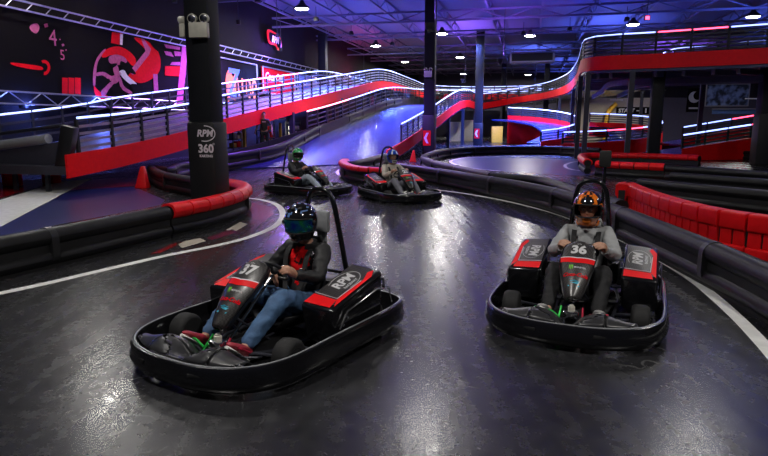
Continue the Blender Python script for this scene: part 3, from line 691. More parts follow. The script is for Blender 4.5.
# hanging heater
p = WD(532, 61, 60); r = empty('unit_heater', tuple(p), BROT, 'grey box heater hanging from the roof at the far centre right', 'heater')
MB().box((0, 0, .3), (4.2, 1.6, 1.0)).build('housing', 'seat_grey', r, bevel=.05)
MB().box((0, -.81, .3), (3.8, .04, .7)).build('grille', 'black_matte', r)
for x in (-1.8, 1.8): MB().tube([(x, 0, .8), (x, 0, HC-p.z)], .03, 6).build('hanger', 'steel_dark', r)
# coloured wash fixtures added to tint the roof, hung on rods
def wash(p, col, e, label, rot=(PI, 0, 0), size=.5, spot=2.4):
    r = empty('added_wash_light', tuple(p), 0, label, 'stage light', 'added wash lights aimed at the roof')
    MB().lathe((0, 0, -.1), (0, 0, 1), [(-.14, .1), (-.1, .15), (.1, .19), (.11, .17)], 16).build('housing', 'black_matte', r, True)
    MB().box((0, 0, -.28), (.1, .3, .12)).build('bracket', 'black_matte', r)
    MB().tube([(.22, 0, -.28), (.22, 0, HC-.5-p.z)], .018, 6).build('hanger', 'steel_dark', r)
    MB().bar((0, 0, -.28), (.23, 0, -.28), .03).build('arm', 'steel_dark', r)
    add_light('SPOT', (0, 0, .08), e, col, .2, rot=rot, spot=spot, parent=r)
BL = (.10, .17, 1.0); PU = (.30, .12, 1.0); PK = (1.0, .08, .35)
lw = 'small added light with coloured beam aimed up at the roof'
for u, v, col, e in ((24, -4, PU, 2600), (24, 8, BL, 3000), (38, -2, PU, 3600), (38, 12, BL, 3600), (54, -6, PU, 4200), (54, 6, BL, 4200), (54, 20, BL, 4200), (72, 0, BL, 4200), (72, 14, PU, 4200), (86, 4, BL, 3500), (30, 24, BL, 3000)):
    p = UV(u, v, 5.6)
    r_ = 1.2
    wash(p, col, e*.85, lw, spot=2.3)
# blue and purple lights added overhead to tint the track
lb = 'small added light aimed down at the track surface'
def downwash(p, col, e, spot=2.2, label=lb):
    r = empty('added_wash_light', tuple(p), 0, label, 'stage light', 'added wash lights aimed at the track')
    MB().lathe((0, 0, .12), (0, 0, 1), [(-.12, .17), (-.1, .19), (.1, .15), (.14, .1)], 16).build('housing', 'black_matte', r, True)
    MB().tube([(0, 0, .25), (0, 0, HC+.1-p.z)], .018, 6).build('hanger', 'steel_dark', r)
    add_light('SPOT', (0, 0, -.02), e, col, .35, rot=(0, 0, 0), spot=spot, parent=r)
for px_, Y_, z_, col, e in ((318, 40, 8.2, BL, 9000), (352, 46, 8.2, BL, 6500), (392, 52, 8.2, BL, 6000), (475, 50, 8.2, BL, 5500), (520, 46, 8.2, BL, 5500), (565, 44, 8.2, BL, 5000), (262, 34, 8.2, PU, 3500), (340, 28, 8.2, PU, 1800), (620, 40, 8.2, BL, 4500)):
    q = WD(px_, 123, Y_); q.z = z_; downwash(q, col, e*5.5)
for u, z in ((15, 3.1), (18.5, 3.3), (22, 3.6)):  # added lamps that streak the island floor with blue
    q = UV(u, -17.88, z-.9); r = empty('added_wash_light', tuple(q), 0, 'small added blue light on the left wall under the mural', 'stage light', 'added blue lights under the mural')
    MB().box((0, 0, 0), (.2, .2, .14)).build('housing', 'black_matte', r, bevel=.02)
    add_light('POINT', tuple(UV(0, .3, 0)), 170, BL, .2, parent=r)
# lamps added to brighten the mural and banners, hung from the roof
for px, e, col in ((30, 170, (1, .75, .85)), (125, 260, (1, .8, .9)), (178, 160, (1, .8, .9)), (240, 300, (1, .8, .95)), (278, 300, (1, .8, .95))):
    q = onwall(px, 60, 3.2); q.z = 6.8
    r = empty('added_wash_light', tuple(q), 0, 'small added white light aimed at the left wall prints', 'stage light', 'added wall wash lights on the left')
    MB().lathe((0, 0, 0), (0, 0, 1), [(-.1, .1), (.1, .12)], 12).build('housing', 'black_matte', r, True)
    MB().tube([(0, 0, .08), (0, 0, HC-q.z)], .018, 6).build('hanger', 'steel_dark', r)
    tgt = onwall(px, 75, 0); d = (tgt-q); rot = d.to_track_quat('-Z', 'Y').to_euler()
    add_light('SPOT', tuple(d.normalized()*.2), e*1.4, col, .15, rot=tuple(rot), spot=1.5, parent=r)
for u, v, z, col, e in ((60, -16.6, 5.2, PK, 700), (40, -17, 6.8, PU, 300)):  # added lamps that tint the left wall pink and purple
    q = UV(u, v, z); r = empty('added_wash_light', tuple(q), 0, 'small added light casting colour on the left wall', 'stage light', 'added colour washes on the left wall')
    MB().lathe((0, 0, 0), (0, 0, 1), [(-.1, .1), (.1, .12)], 12).build('housing', 'black_matte', r, True)
    MB().tube([(0, .16, 0), (0, .16, HC-q.z)], .018, 6).build('hanger', 'steel_dark', r)
    add_light('POINT', (0, 0, .25), e, col, .15, parent=r)
# working light under the left ramp and far right rooms
for p, e, lbl in ((UV(33, -14.5, 2.0), 120, 'strip light under the left ramp above the shelves'), (UV(80, 2, 3.1), 160, 'strip light by the far inner wall behind the middle ramp'), (V(22, 58, 3.9), 200, 'strip light above the beige inner wall at right'), (V(33, 55, 3.9), 60, 'strip light above the picture at far right')):
    r = empty('strip_light', tuple(p), 0, lbl, 'ceiling lamp'); MB().box((0, 0, .05), (1.2, .12, .08)).build('housing', 'white_paint', r)
    MB().tube([(0, 0, .08), (0, 0, (.62 if p.z < 2.5 else HC+.1-p.z))], .015, 6).build('hanger', 'steel_dark', r)
    d = add_light('AREA', (0, 0, -.01), e, (1, .93, .8), 1.0, parent=r)
# ------------------------------------------------------------------ karts
def frame_tubes(mb):
    for s in (-1, 1):
        mb.tube([(s*.12, .92, .09), (s*.14, .6, .08), (s*.32, .3, .07), (s*.34, -.3, .07), (s*.28, -.8, .09)], .016, 8)
        mb.tube([(s*.34, .25, .08), (s*.64, .22, .10), (s*.66, -.5, .10), (s*.34, -.52, .08)], .013, 8)
        mb.tube([(s*.14, .62, .09), (s*.30, .60, .13), (s*.46, .55, .13)], .014, 8)
        mb.tube([(s*.05, .12, .10), (s*.08, .42, .10), (s*.04, .86, .12)], .010, 6)
    mb.tube([(-.14, .6, .085), (.14, .6, .085)], .016, 8); mb.tube([(-.34, -.1, .08), (.34, -.1, .08)], .016, 8)
    mb.tube([(-.12, .92, .09), (.12, .92, .09)], .014, 8)
    for s in (-1, 1):   # nose hoops
        mb.tube([(s*.10, .74, .10), (s*.14, .76, .15), (s*.34, .72, .15), (s*.40, .68, .15), (s*.36, .60, .12)], .008, 6)
        mb.tube([(s*.16, .30, .12), (s*.09, .50, .30), (s*.06, .56, .36)], .010, 6)
OUTL = [(0, 1.14), (.22, 1.13), (.45, 1.06), (.62, .92), (.71, .72), (.735, .45), (.735, .1), (.735, -.3), (.725, -.62), (.67, -.86), (.5, -.97), (.25, -1.0)]
OUTL = OUTL+[(0, -1.0)]+[(-x, y) for x, y in OUTL[:0:-1]]
def lip(x, y):      # height of the bumper's top edge
    return .235-.02*max(0, min(1, (y-.3)/.8))
def make_bumper(root):
    P = catmull([V(x, y, 0) for x, y in OUTL], 4, True)
    rs = []
    n = len(P)
    for k, p in enumerate(P):
        t = (P[(k+1) % n]-P[k-1]).normalized(); nn = V(-t.y, t.x, 0)
        zt = lip(p.x, p.y)
        pr = [(-.05, .045), (.0, .035), (.03, .06), (.045, .11), (.03, .15), (.034, zt-.03), (.018, zt), (-.012, zt+.004), (-.02, zt-.02), (-.01, .16), (-.04, .1)]
        rs.append([p+nn*a+V(0, 0, z) for a, z in pr])
    MB().rings(rs, True, False, True).build('bumper', 'black_gloss' , root, True)
    # cowl behind the front lip: two wings with a dip in the middle
    mb = MB(); K = 41; rows = []
    for j in range(9):
        row = []
        for i in range(K):
            x = -.54+1.08*i/(K-1); ax = abs(x); u = j/8
            yo = 1.105-.62*max(0, ax-.15)**2*1.25-.02
            depth = .27-.16*(ax/.54)**2
            A = .035+.055*math.exp(-((ax-.27)/.16)**2)-.11*math.exp(-(x/.085)**2)
            z = lip(x, yo)-.008+A*sin(PI*.62*u)-.06*u*u
            row.append(V(x*(1-.03*u), yo-depth*u, z))
        rows.append(row)
    for j in range(8):
        for i in range(K-1): mb.quad(rows[j][i], rows[j][i+1], rows[j+1][i+1], rows[j+1][i])
    o = mb.build('front_cowl', 'cowl_plastic', root, True)
    bm = bmesh.new(); bm.from_mesh(o.data); bmesh.ops.remove_doubles(bm, verts=bm.verts, dist=1e-4); bm.to_mesh(o.data); bm.free(); sd_ = o.modifiers.new('thickness', 'SOLIDIFY'); sd_.thickness = .008; sd_.offset = -1
    for p in o.data.polygons: p.use_smooth = True
    for s in (-1, 1):
        MB().box((s*.30, 1.135, .15), (.16, .02, .035), s*-.32).build('bumper_slot', 'black_matte', root, bevel=.008)
    MB().tube([p+V(0, 0, lip(p.x, p.y)+.003) for p in P], .0055, 6, loop=True).build('lip_highlight', 'seat_grey', root, True)  # grey line standing in for highlight and scratches along the lip
    # front lower skirt
    S = [p for p in P if p.y > .55]; S = sorted(S, key=lambda p: math.atan2(p.x, p.y-.3))
    
FT, FB = V(0, .22, .70), V(0, .68, .29)
FU = (FB-FT); FL = FU.length; FU = FU.normalized(); FN = V(1, 0, 0).cross(FU)
if FN.z < 0: FN = -FN
FW = [(0, .085), (.04, .118), (.12, .140), (.3, .150), (.5, .138), (.7, .112), (.88, .085), (.97, .065), (1.0, .035)]
def fwid(t):
    for (a, wa), (b, wb) in zip(FW, FW[1:]):
        if t <= b: return wa+(wb-wa)*(t-a)/(b-a)
    return FW[-1][1]
def fpos(x, t, lift=0.0):
    w = max(fwid(t), .03); q = max(-1, min(1, x/w))
    return FT+V(x, 0, 0)+FU*(FL*t)+FN*(.045*(1-q*q)+.03*sin(PI*t)+lift)
def make_fairing(root, num, far=False):
    mb = MB(); rows = []; T = [0, .02, .04, .08, .12, .2, .3, .4, .5, .6, .7, .8, .88, .94, .97, 1]
    for t in T: rows.append([fpos(fwid(t)*(-1+2*i/12), t) for i in range(13)])
    n0 = len(T)
    for j in range(n0-1):
        for i in range(12): mb.quad(rows[j][i], rows[j][i+1], rows[j+1][i+1], rows[j+1][i])
    o = mb.build('nose_fairing', 'carbon', root)
    bm = bmesh.new(); bm.from_mesh(o.data); bmesh.ops.remove_doubles(bm, verts=bm.verts, dist=1e-4)
    bmesh.ops.recalc_face_normals(bm, faces=bm.faces); bm.to_mesh(o.data); bm.free(); sd_ = o.modifiers.new('thickness', 'SOLIDIFY'); sd_.thickness = .01; sd_.offset = -1
    for p in o.data.polygons: p.use_smooth = True
    # rim and side skirt
    L = [fpos(-fwid(t), t, -.004) for t in T]+[fpos(fwid(t), t, -.004) for t in T[::-1]]
    MB().tube(L, .008, 6, loop=True).build('fairing_edge', 'black_gloss', o, True)
    for s in (-1, 1):
        mb = MB()
        for a, b in zip(T[2:-2], T[3:-1]):
            p = fpos(s*fwid(a), a, -.004); q = fpos(s*fwid(b), b, -.004); D = -FN*.05-V(s*.012, 0, 0)
            mb.quad(p, q, q+D, p+D)
        mb.build('fairing_side', 'black_plastic', o, True)
    def strip(ta, tb, m, name, dip=.05, lift=.003, ext=1.0):
        mb = MB(); K = 14
        for i in range(K):
            def pt(i, t):
                q = -1+2*i/K; tt = t+dip*(1-abs(q)*1.0); return fpos(q*fwid(tt)*ext, tt, lift)
            mb.quad(pt(i, ta), pt(i+1, ta), pt(i+1, tb), pt(i, tb))
        mb.build(name, m, o)
    strip(.315, .40, 'band_red', 'red_stripe', .035); strip(.30, .315, 'ink_white', 'white_line', .035, .0035)
    fx = lambda x, y: fpos(-x, .185-y/FL, .0045)
    text('number', num, .135, 'helmet_white', fx, o, 0, .006)
    text('small_lettering', 'RPM', .022, 'helmet_white', lambda x, y: fpos(-x, .07-y/FL, .0045), o)
    text('script_lettering', 'Coca-Cola', .048, 'ink_red', lambda x, y: fpos(-x, .64-y/FL, .0045), o, .35, .0015)
    text('drink_lettering', 'MONSTER', .022, 'helmet_white', lambda x, y: fpos(-x-.032, .515-y/FL, .0045), o, 0, .0005)
    mb = MB()
    for k in range(3):
        x = -.060+k*.013; f = lambda a, b: fpos(-a, b, .0045)
        mb.quad(f(x, .475), f(x+.009, .475), f(x+.006, .555-.01*abs(k-1)), f(x+.002, .555-.01*abs(k-1)))
    mb.build('claw_mark', 'ink_green', o)
    mb = MB(); f = lambda a, b: fpos(-a, b, .0045)
    mb.quad(f(-.04, .745), f(.0, .725), f(.045, .74), f(.02, .755)); mb.quad(f(-.03, .765), f(.02, .762), f(.05, .75), f(.03, .785)); mb.build('swoosh_mark', 'ink_cyan', o)
    mb = MB(); mb.quad(f(-.05, .805), f(.05, .805), f(.045, .825), (f(-.045, .825))); mb.build('swoosh_bar', 'ink_cyan', o)
def make_pod(root, s, hi):
    x0, x1 = .36, .675; y0, y1 = .16, -.56
    def zt(y): return .41+(y0-y)/(y0-y1)*.17
    T = [V(s*x0, y0, .41), V(s*x1, y0, .40), V(s*x1, y1, .57), V(s*x0, y1, .60)]
    Bm = [V(s*(x0+.02), y0-.04, .10), V(s*(x1+.005), y0-.03, .10), V(s*(x1+.005), y1+.03, .10), V(s*(x0+.02), y1+.03, .10)]
    body = MB().hexa(Bm+T).build('side_pod', 'black_gloss', root, bevel=.028, segs=3)
    ex = (T[1]-T[0]); ey = (T[3]-T[0]); nn = ex.cross(ey).normalized()
    if nn.z < 0: nn = -nn
    def f(a, b, l=.003):   # a: 0 inner .. 1 outer; b: 0 front .. 1 rear
        p = T[0].lerp(T[1], a); q = T[3].lerp(T[2], a); return p.lerp(q, b)+nn*l
    mb = MB(); mb.quad(f(.08, .05), f(.70, .05), f(.92, .12), f(.92, .80), f(.74, .95), f(.08, .95)); mb.build('pod_panel', 'carbon', body)
    mb = MB(); mb.quad(f(.06, .04, .005), f(.86, .04, .005), f(.80, .20, .005), f(.06, .22, .005)); mb.quad(f(.80, .20, .005), f(.94, .07, .005), f(.94, .80, .005), f(.84, .70, .005))
    mb.quad(f(.84, .70, .005), f(.94, .80, .005), f(.80, .93, .005), f(.72, .86, .005)); mb.build('red_stripe', 'band_red', body)
    MB().tube([f(.06, .245, .006), f(.78, .225, .006), f(.82, .66, .006)], .0035, 5).build('white_line', 'ink_white', body)
    # lettering reads from outside, turned along the pod
    def ft(x, y):
        # baseline runs from front to rear on the left, rear to front on the right
        return f(.42-y/.315*1.0, .56+(x/.70)*(-s), .007) if s > 0 else f(.42-y/.315, .56+(x/.70), .007)
    text('lettering', 'RPM', .125, 'helmet_white', ft, body, .15, .004)
    text('small_lettering', 'RACEWAY', .036, 'helmet_white', lambda x, y: ft(x, y-.075), body, 0, .001)
    ring2(lambda x, y: ft(x, y-.01), .17, .10, .005, -1.9, 2.2, 20).build('logo_ring', 'helmet_white', body)
    # clips
    for yy, zz in ((.02, .25), (-.03, .30), (.05, .20)): MB().ball((s*(.68), yy, zz), .013, 8).build('fastener', 'chrome', body, True)
    # chrome grab bar outside and inner scoop
    MB().tube([(s*.70, .10, .24), (s*.705, .0, .36), (s*.705, -.42, .44), (s*.70, -.62, .40), (s*.68, -.70, .24)], .008, 6).build('guard_rail', 'chrome', root, True)
def make_wheel(root, x, y, r, w, name='wheel', turn=0.0):
    c = V(x, y, r+.001); ax = V(cos(turn), sin(turn), 0); s = 1 if x > 0 else -1
    pr = [(-w/2, r*.52), (-w/2-.004, r*.7), (-w/2, r*.86), (-w/2+.018, r*.97), (-w/2+.035, r), (w/2-.035, r), (w/2-.018, r*.97), (w/2, r*.86), (w/2+.004, r*.7), (w/2, r*.52)]
    t = MB().lathe(c, ax, pr, 28).build(name, 'rubber', root, True)
    o = s*(w/2-.005)
    q = MB(); q.lathe(c+ax*o, ax*s, [(-.02, r*.56), (.004, r*.56), (.006, r*.5), (-.025, r*.44), (-.03, r*.25), (.0, r*.22), (.02, r*.15), (.02, .004)], 24)
    q.build('rim', 'chrome' if r < .15 else 'steel_dark', t, True)
def make_kart(loc, heading, label, num, hoopbox=False, cat='go-kart'):
    # heading: angle from "straight at the camera" turned towards the left of the picture
    f = V(-sin(heading), -cos(heading), 0)
    root = empty('go_kart', loc, math.atan2(-f.x, f.y), label, cat, None)
    mb = MB(); frame_tubes(mb); mb.build('chassis_frame', 'steel_dark', root, True)
    MB().hexa([V(-.33, -.3, .045), V(.33, -.3, .045), V(.17, .85, .045), V(-.17, .85, .045), V(-.33, -.3, .06), V(.33, -.3, .06), V(.17, .85, .06), V(-.17, .85, .06)]).build('floor_tray', 'black_matte', root)
    make_bumper(root); make_fairing(root, num)
    for s in (-1, 1): make_pod(root, s, True)
    for s in (-1, 1):
        make_wheel(root, s*.55, .52, .135, .14, turn=.06); make_wheel(root, s*.53, -.52, .145, .20)
    mb = MB(); mb.tube([(-.5, -.52, .146), (.5, -.52, .146)], .018, 8); mb.build('rear_axle', 'chrome', root, True)
    # pedals
    for s, m in ((1, 'green_metal'), (-1, 'red_metal')):
        mb = MB(); mb.tube([(s*.09, .74, .15), (s*.16, .75, .20), (s*.30, .74, .215)], .009, 6)
        mb.tube([(s*.10, .74, .12), (s*.09, .64, .22)], .009, 6); mb.tube([(s*.30, .74, .215), (s*.31, .66, .16)], .008, 6)
        mb.build('pedal', m, root, True)
    mb = MB(); mb.box((0, .68, .17), (.13, .10, .06)); mb.build('brake_block', 'chrome', root, bevel=.01)
    mb = MB(); mb.lathe((0, .68, .20), (0, 0, 1), [(0, .03), (.035, .03), (.04, .02), (.05, .02)], 16); mb.build('fluid_cup', 'cream_plastic', root, True)
    # steering
    MB().tube([(0, .60, .14), (0, .07, .57)], .013, 8).build('steering_column', 'chrome', root, True)
    a = V(0, -.68, .73).normalized(); wc = V(0, .045, .60); ex = V(1, 0, 0); ey = ex.cross(a).normalized()
    mb = MB(); R_ = .145; mb.tube([wc+ex*R_*cos(t)+ey*R_*.9*sin(t) for t in [2*PI*k/28 for k in range(28)]], .014, 8, loop=True)
    mb.build('steering_wheel', 'black_plastic', root, True)
    mb = MB()
    for t in (.0, PI, -PI/2): mb.tube([wc, wc+ex*R_*cos(t)+ey*R_*.9*sin(t)], .011, 6)
    mb.ball(wc, .035, 10); mb.build('wheel_spoke', 'black_matte', root, True)
    # seat
    prof = [(.14, .12, .19), (.02, .10, .20), (-.15, .09, .21), (-.32, .12, .215), (-.42, .24, .215), (-.465, .42, .21), (-.50, .60, .195), (-.525, .74, .16), (-.53, .80, .11)]
    mb = MB(); rows = []
    for (y, z, w) in prof:
        row = []
        for i in range(13):
            q = -1+2*i/12; e = abs(q)**3
            row.append(V(q*w*1.02, y+.10*e*(1 if z > .2 else .0), z+.13*e*(1 if z < .2 else .25)))
        rows.append(row)
    for j in range(len(rows)-1):
        for i in range(12): mb.quad(rows[j][i], rows[j][i+1], rows[j+1][i+1], rows[j+1][i])
    o = mb.build('seat', 'black_plastic', root, True)
    bm = bmesh.new(); bm.from_mesh(o.data); bmesh.ops.remove_doubles(bm, verts=bm.verts, dist=1e-4); bmesh.ops.recalc_face_normals(bm, faces=bm.faces); bm.to_mesh(o.data); bm.free(); sd_ = o.modifiers.new('thickness', 'SOLIDIFY'); sd_.thickness = .02; sd_.offset = -1
    for p in o.data.polygons: p.use_smooth = True
    MB().box((0, -.575, .93), (.20, .06, .20)).build('headrest', 'seat_grey', root, bevel=.025)
    mb = MB(); mb.box((0, -.60, .68), (.10, .03, .45)); mb.build('headrest_bracket', 'seat_grey', root, bevel=.01)
    # roll hoop
    for s in (-1, 1): pass
    H = [(-.24, -.74, .10), (-.20, -.66, .60), (-.165, -.60, .98), (-.13, -.585, 1.14), (-.06, -.58, 1.21), (.06, -.58, 1.21), (.13, -.585, 1.14), (.165, -.60, .98), (.20, -.66, .60), (.24, -.74, .10)]
    MB().tube(catmull([V(*p) for p in H], 4), .024, 10).build('roll_hoop', 'black_gloss', root, True)
    if hoopbox:
        mb = MB(); mb.tube([(-.10, -.80, .3), (-.10, -.80, 1.36)], .018, 8); mb.build('signal_mast', 'black_gloss', root, True)
        MB().box((-.10, -.80, 1.43), (.115, .09, .17)).build('signal_box', 'black_matte', root, bevel=.015)
    # power unit behind the seat and rear guard
    MB().box((.0, -.80, .24), (.62, .26, .24)).build('motor_cover', 'black_plastic', root, bevel=.04)
    mb = MB(); mb.tube([(-.45, -.93, .30), (-.42, -.98, .36), (.42, -.98, .36), (.45, -.93, .30)], .015, 8); mb.build('rear_bar', 'black_gloss', root, True)
    return root
# ------------------------------------------------------------------ people
def skin_mesh(chains, name, voxel=None, extra=None, parent=None, m='skin', sub=2, wr=0.0, seed=0):
    """chains: list of [(point, radius), ...]; one continuous surface"""
    vs, es, rad = [], [], []; idx = {}
    def key(p): return tuple(round(c, 4) for c in p)
    for ch in chains:
        prev = None
        for p, r in ch:
            k = key(p)
            if k not in idx: idx[k] = len(vs); vs.append(tuple(p)); rad.append(r)
            i = idx[k]
            if prev is not None and prev != i: es.append((prev, i))
            prev = i
    me = bpy.data.meshes.new(name); me.from_pydata(vs, es, []); o = bpy.data.objects.new('tmp', me); C.objects.link(o)
    md = o.modifiers.new('s', 'SKIN')
    if not me.skin_vertices: me.skin_vertices.new()
    for i, r in enumerate(rad):
        rr = r if hasattr(r, '__len__') else (r, r); me.skin_vertices[0].data[i].radius = rr; me.skin_vertices[0].data[i].use_root = (i == 0)
    md.use_smooth_shade = True
    s = o.modifiers.new('u', 'SUBSURF'); s.levels = sub; s.render_levels = sub
    dg = bpy.context.evaluated_depsgraph_get(); dg.update()
    m2 = bpy.data.meshes.new_from_object(o.evaluated_get(dg)); bpy.data.objects.remove(o)
    if extra or voxel:
        o = bpy.data.objects.new('tmp', m2); C.objects.link(o)
        bm = bmesh.new(); bm.from_mesh(m2)
        for e in (extra or []):
            t = bpy.data.meshes.new('x'); t.from_pydata([tuple(v) for v in e.v], [], e.f); bm.from_mesh(t)
        bm.to_mesh(m2); bm.free()
        r = o.modifiers.new('r', 'REMESH'); r.mode = 'VOXEL'; r.voxel_size = voxel; r.use_smooth_shade = True
        q = o.modifiers.new('sm', 'SMOOTH'); q.iterations = 2; q.factor = .5
        dg = bpy.context.evaluated_depsgraph_get(); dg.update()
        m3 = bpy.data.meshes.new_from_object(o.evaluated_get(dg)); bpy.data.objects.remove(o); m2 = m3
    if wr:
        for v in m2.vertices:
            c = v.co; d = noise.noise(Vector((c.x*13+seed, c.y*13, c.z*22)))*wr+noise.noise(Vector((c.x*30, c.y*30+seed, c.z*38)))*wr*.5
            v.co = c+v.normal*d
    m2.materials.clear(); m2.materials.append(M(m))
    for p in m2.polygons: p.material_index = 0; p.use_smooth = True
    o = bpy.data.objects.new(name, m2); C.objects.link(o)
    if parent: o.parent = parent
    m2.name = name
    return o
def hand(wr, dirv, palm_n, side, curl=1.0):
    """five finger chains rooted in the palm; dirv: towards the knuckles, palm_n: out of the palm, side: towards the thumb"""
    dirv = Vector(dirv).normalized(); palm_n = Vector(palm_n).normalized(); side = Vector(side).normalized(); ch = []
    wr = Vector(wr); pc = wr+dirv*.045
    ch.append([(wr, .026), (pc, (.036)), (wr+dirv*.08, .030)])
    for k, (off, ln) in enumerate(((.030, .068), (.010, .076), (-.010, .070), (-.029, .055))):
        b = wr+dirv*.082+side*off; p = [(wr+dirv*.05+side*off*.7, .014), (b, .0115)]
        d = dirv.copy(); pos = b
        for j, fr in enumerate((.45, .32, .26)):
            a = curl*(.75 if j == 0 else .95); d = (d*cos(a)+palm_n*sin(a)); 
            nx = d; pos = pos+nx*ln*fr; p.append((pos, (.0105, .0095, .008)[j]))
            palm_n = palm_n; d = nx.normalized()
        ch.append(p)
    t = wr+dirv*.03+side*.03
    ch.append([(wr+dirv*.02+side*.01, .016), (t, .014), (t+(dirv*.6+side*.5+palm_n*.5)*.035, .012), (t+(dirv*.9+side*.2+palm_n*.9)*.055, .010)])
    return ch
def ellip_head(c, R, sc=1.0):
    mb = MB(); rs = []
    n = 28
    for i in range(19):
        ph = max(.03, min(PI-.03, PI*i/18)); row = []
        for j in range(n):
            th = 2*PI*j/n; x = .075*sin(ph)*sin(th); y = .095*sin(ph)*cos(th); z = -.115*cos(ph)
            if z < 0: k = 1-.30*(-z/.115)**1.5; x *= k; y = y*k+(.018 if y > 0 else .0)*(-z/.115)
            # nose, brow, chin
            if y > 0:
                g = math.exp(-(x/.014)**2)*math.exp(-((z+.018)/.022)**2); y += .024*g
                g = math.exp(-(x/.010)**2)*math.exp(-((z-.005)/.02)**2); y += .010*g
                y += .006*math.exp(-((z-.028)/.012)**2)*math.exp(-(x/.05)**2)
                for s in (-1, 1): y -= .010*math.exp(-((x-s*.030)/.016)**2)*math.exp(-((z-.006)/.011)**2)
                y += .006*math.exp(-(x/.022)**2)*math.exp(-((z+.055)/.009)**2)
                y += .008*math.exp(-(x/.02)**2)*math.exp(-((z+.095)/.014)**2)
            row.append(c+R@(V(x, y, z)*sc))
        rs.append(row)
    mb.rings(rs); 
    for s in (-1, 1): mb.ball(c+R@V(s*.078, -.005, 0), (.010, .02, .03), 8, R)
    return mb
def helmet(root, c, R, style):
    """full-face shell; local +Y is where the wearer looks"""
    main, second = style['m']; NA, NE = 48, 32
    def pt(az, el, k=1.0):
        x = sin(az)*cos(el); y = cos(az)*cos(el); z = sin(el)
        rx, ry, rzz = .134, .165, .150
        p = V(x*rx, y*ry, z*rzz)
        if z < 0:
            dn = -z; fr = max(0, y)
            p.z = -dn*.165; p.x *= 1+.02*dn; p.y += .028*dn*fr*1.4; p.y *= (1-.10*dn) if y < 0 else 1
            hor = math.hypot(x, y); t = max(0.0, dn-.55)/.45; kk = .74/max(hor, .3); p.x *= 1+(min(kk, 1.8)-1)*t; p.y *= 1+(min(kk, 1.8)-1)*t
        return c+R@(p*k)
    els = [PI/2*.98-(PI/2*.98+1.02)*j/NE for j in range(NE+1)]
    def hole(az, el):
        return abs(az) < 1.12 and -.40 < el < .34-.10*(abs(az)/1.12)**2
    mb = MB(); vi = MB(); V0 = {}
    for j in range(NE):
        for i in range(NA):
            a0 = -PI+2*PI*i/NA; a1 = a0+2*PI/NA; e0, e1 = els[j], els[j+1]; am, em = (a0+a1)/2, (e0+e1)/2
            if hole(am, em):
                if style.get('visor'): vi.quad(pt(a0, e0, 1.012), pt(a1, e0, 1.012), pt(a1, e1, 1.012), pt(a0, e1, 1.012))
                continue
            mb.mi = 1 if style['pat'](am, em) else 0
            mb.quad(pt(a0, e0), pt(a1, e0), pt(a1, e1), pt(a0, e1))
    def weld(o, th):
        bm = bmesh.new(); bm.from_mesh(o.data); bmesh.ops.remove_doubles(bm, verts=bm.verts, dist=2e-4); bmesh.ops.recalc_face_normals(bm, faces=bm.faces)
        bm.to_mesh(o.data); bm.free(); sd_ = o.modifiers.new('thickness', 'SOLIDIFY'); sd_.thickness = th; sd_.offset = -1
        for p in o.data.polygons: p.use_smooth = True
    h = mb.build('helmet', [main, second], root); weld(h, .014)
    if style.get('visor'): o = vi.build('visor', style['visor'], h); weld(o, .003)
    # rubber edge of the eye port, chin vent, top vents, visor pivots
    edge = [pt(a, .34-.10*(a/1.12)**2, 1.012) for a in [(-1.12+2.24*k/16) for k in range(17)]]+[pt(a, -.40, 1.012) for a in [(1.12-2.24*k/16) for k in range(17)]]
    MB().tube(edge, .006, 6, loop=True).build('port_trim', 'black_matte', h, True)
    MB().box(pt(0, -.68, 1.01), (.07, .014, .02), R=R).build('chin_vent', style.get('vent', 'black_matte'), h, bevel=.005)
    for s in (-1, 1):
        MB().ball(pt(s*1.2, .03, 1.01), .018, 10).build('visor_pivot', 'black_matte', h, True)
        MB().box(pt(s*.35, .95, 1.01), (.03, .045, .014), R=R).build('top_vent', style.get('vent', 'black_matte'), h, bevel=.005)
    return h
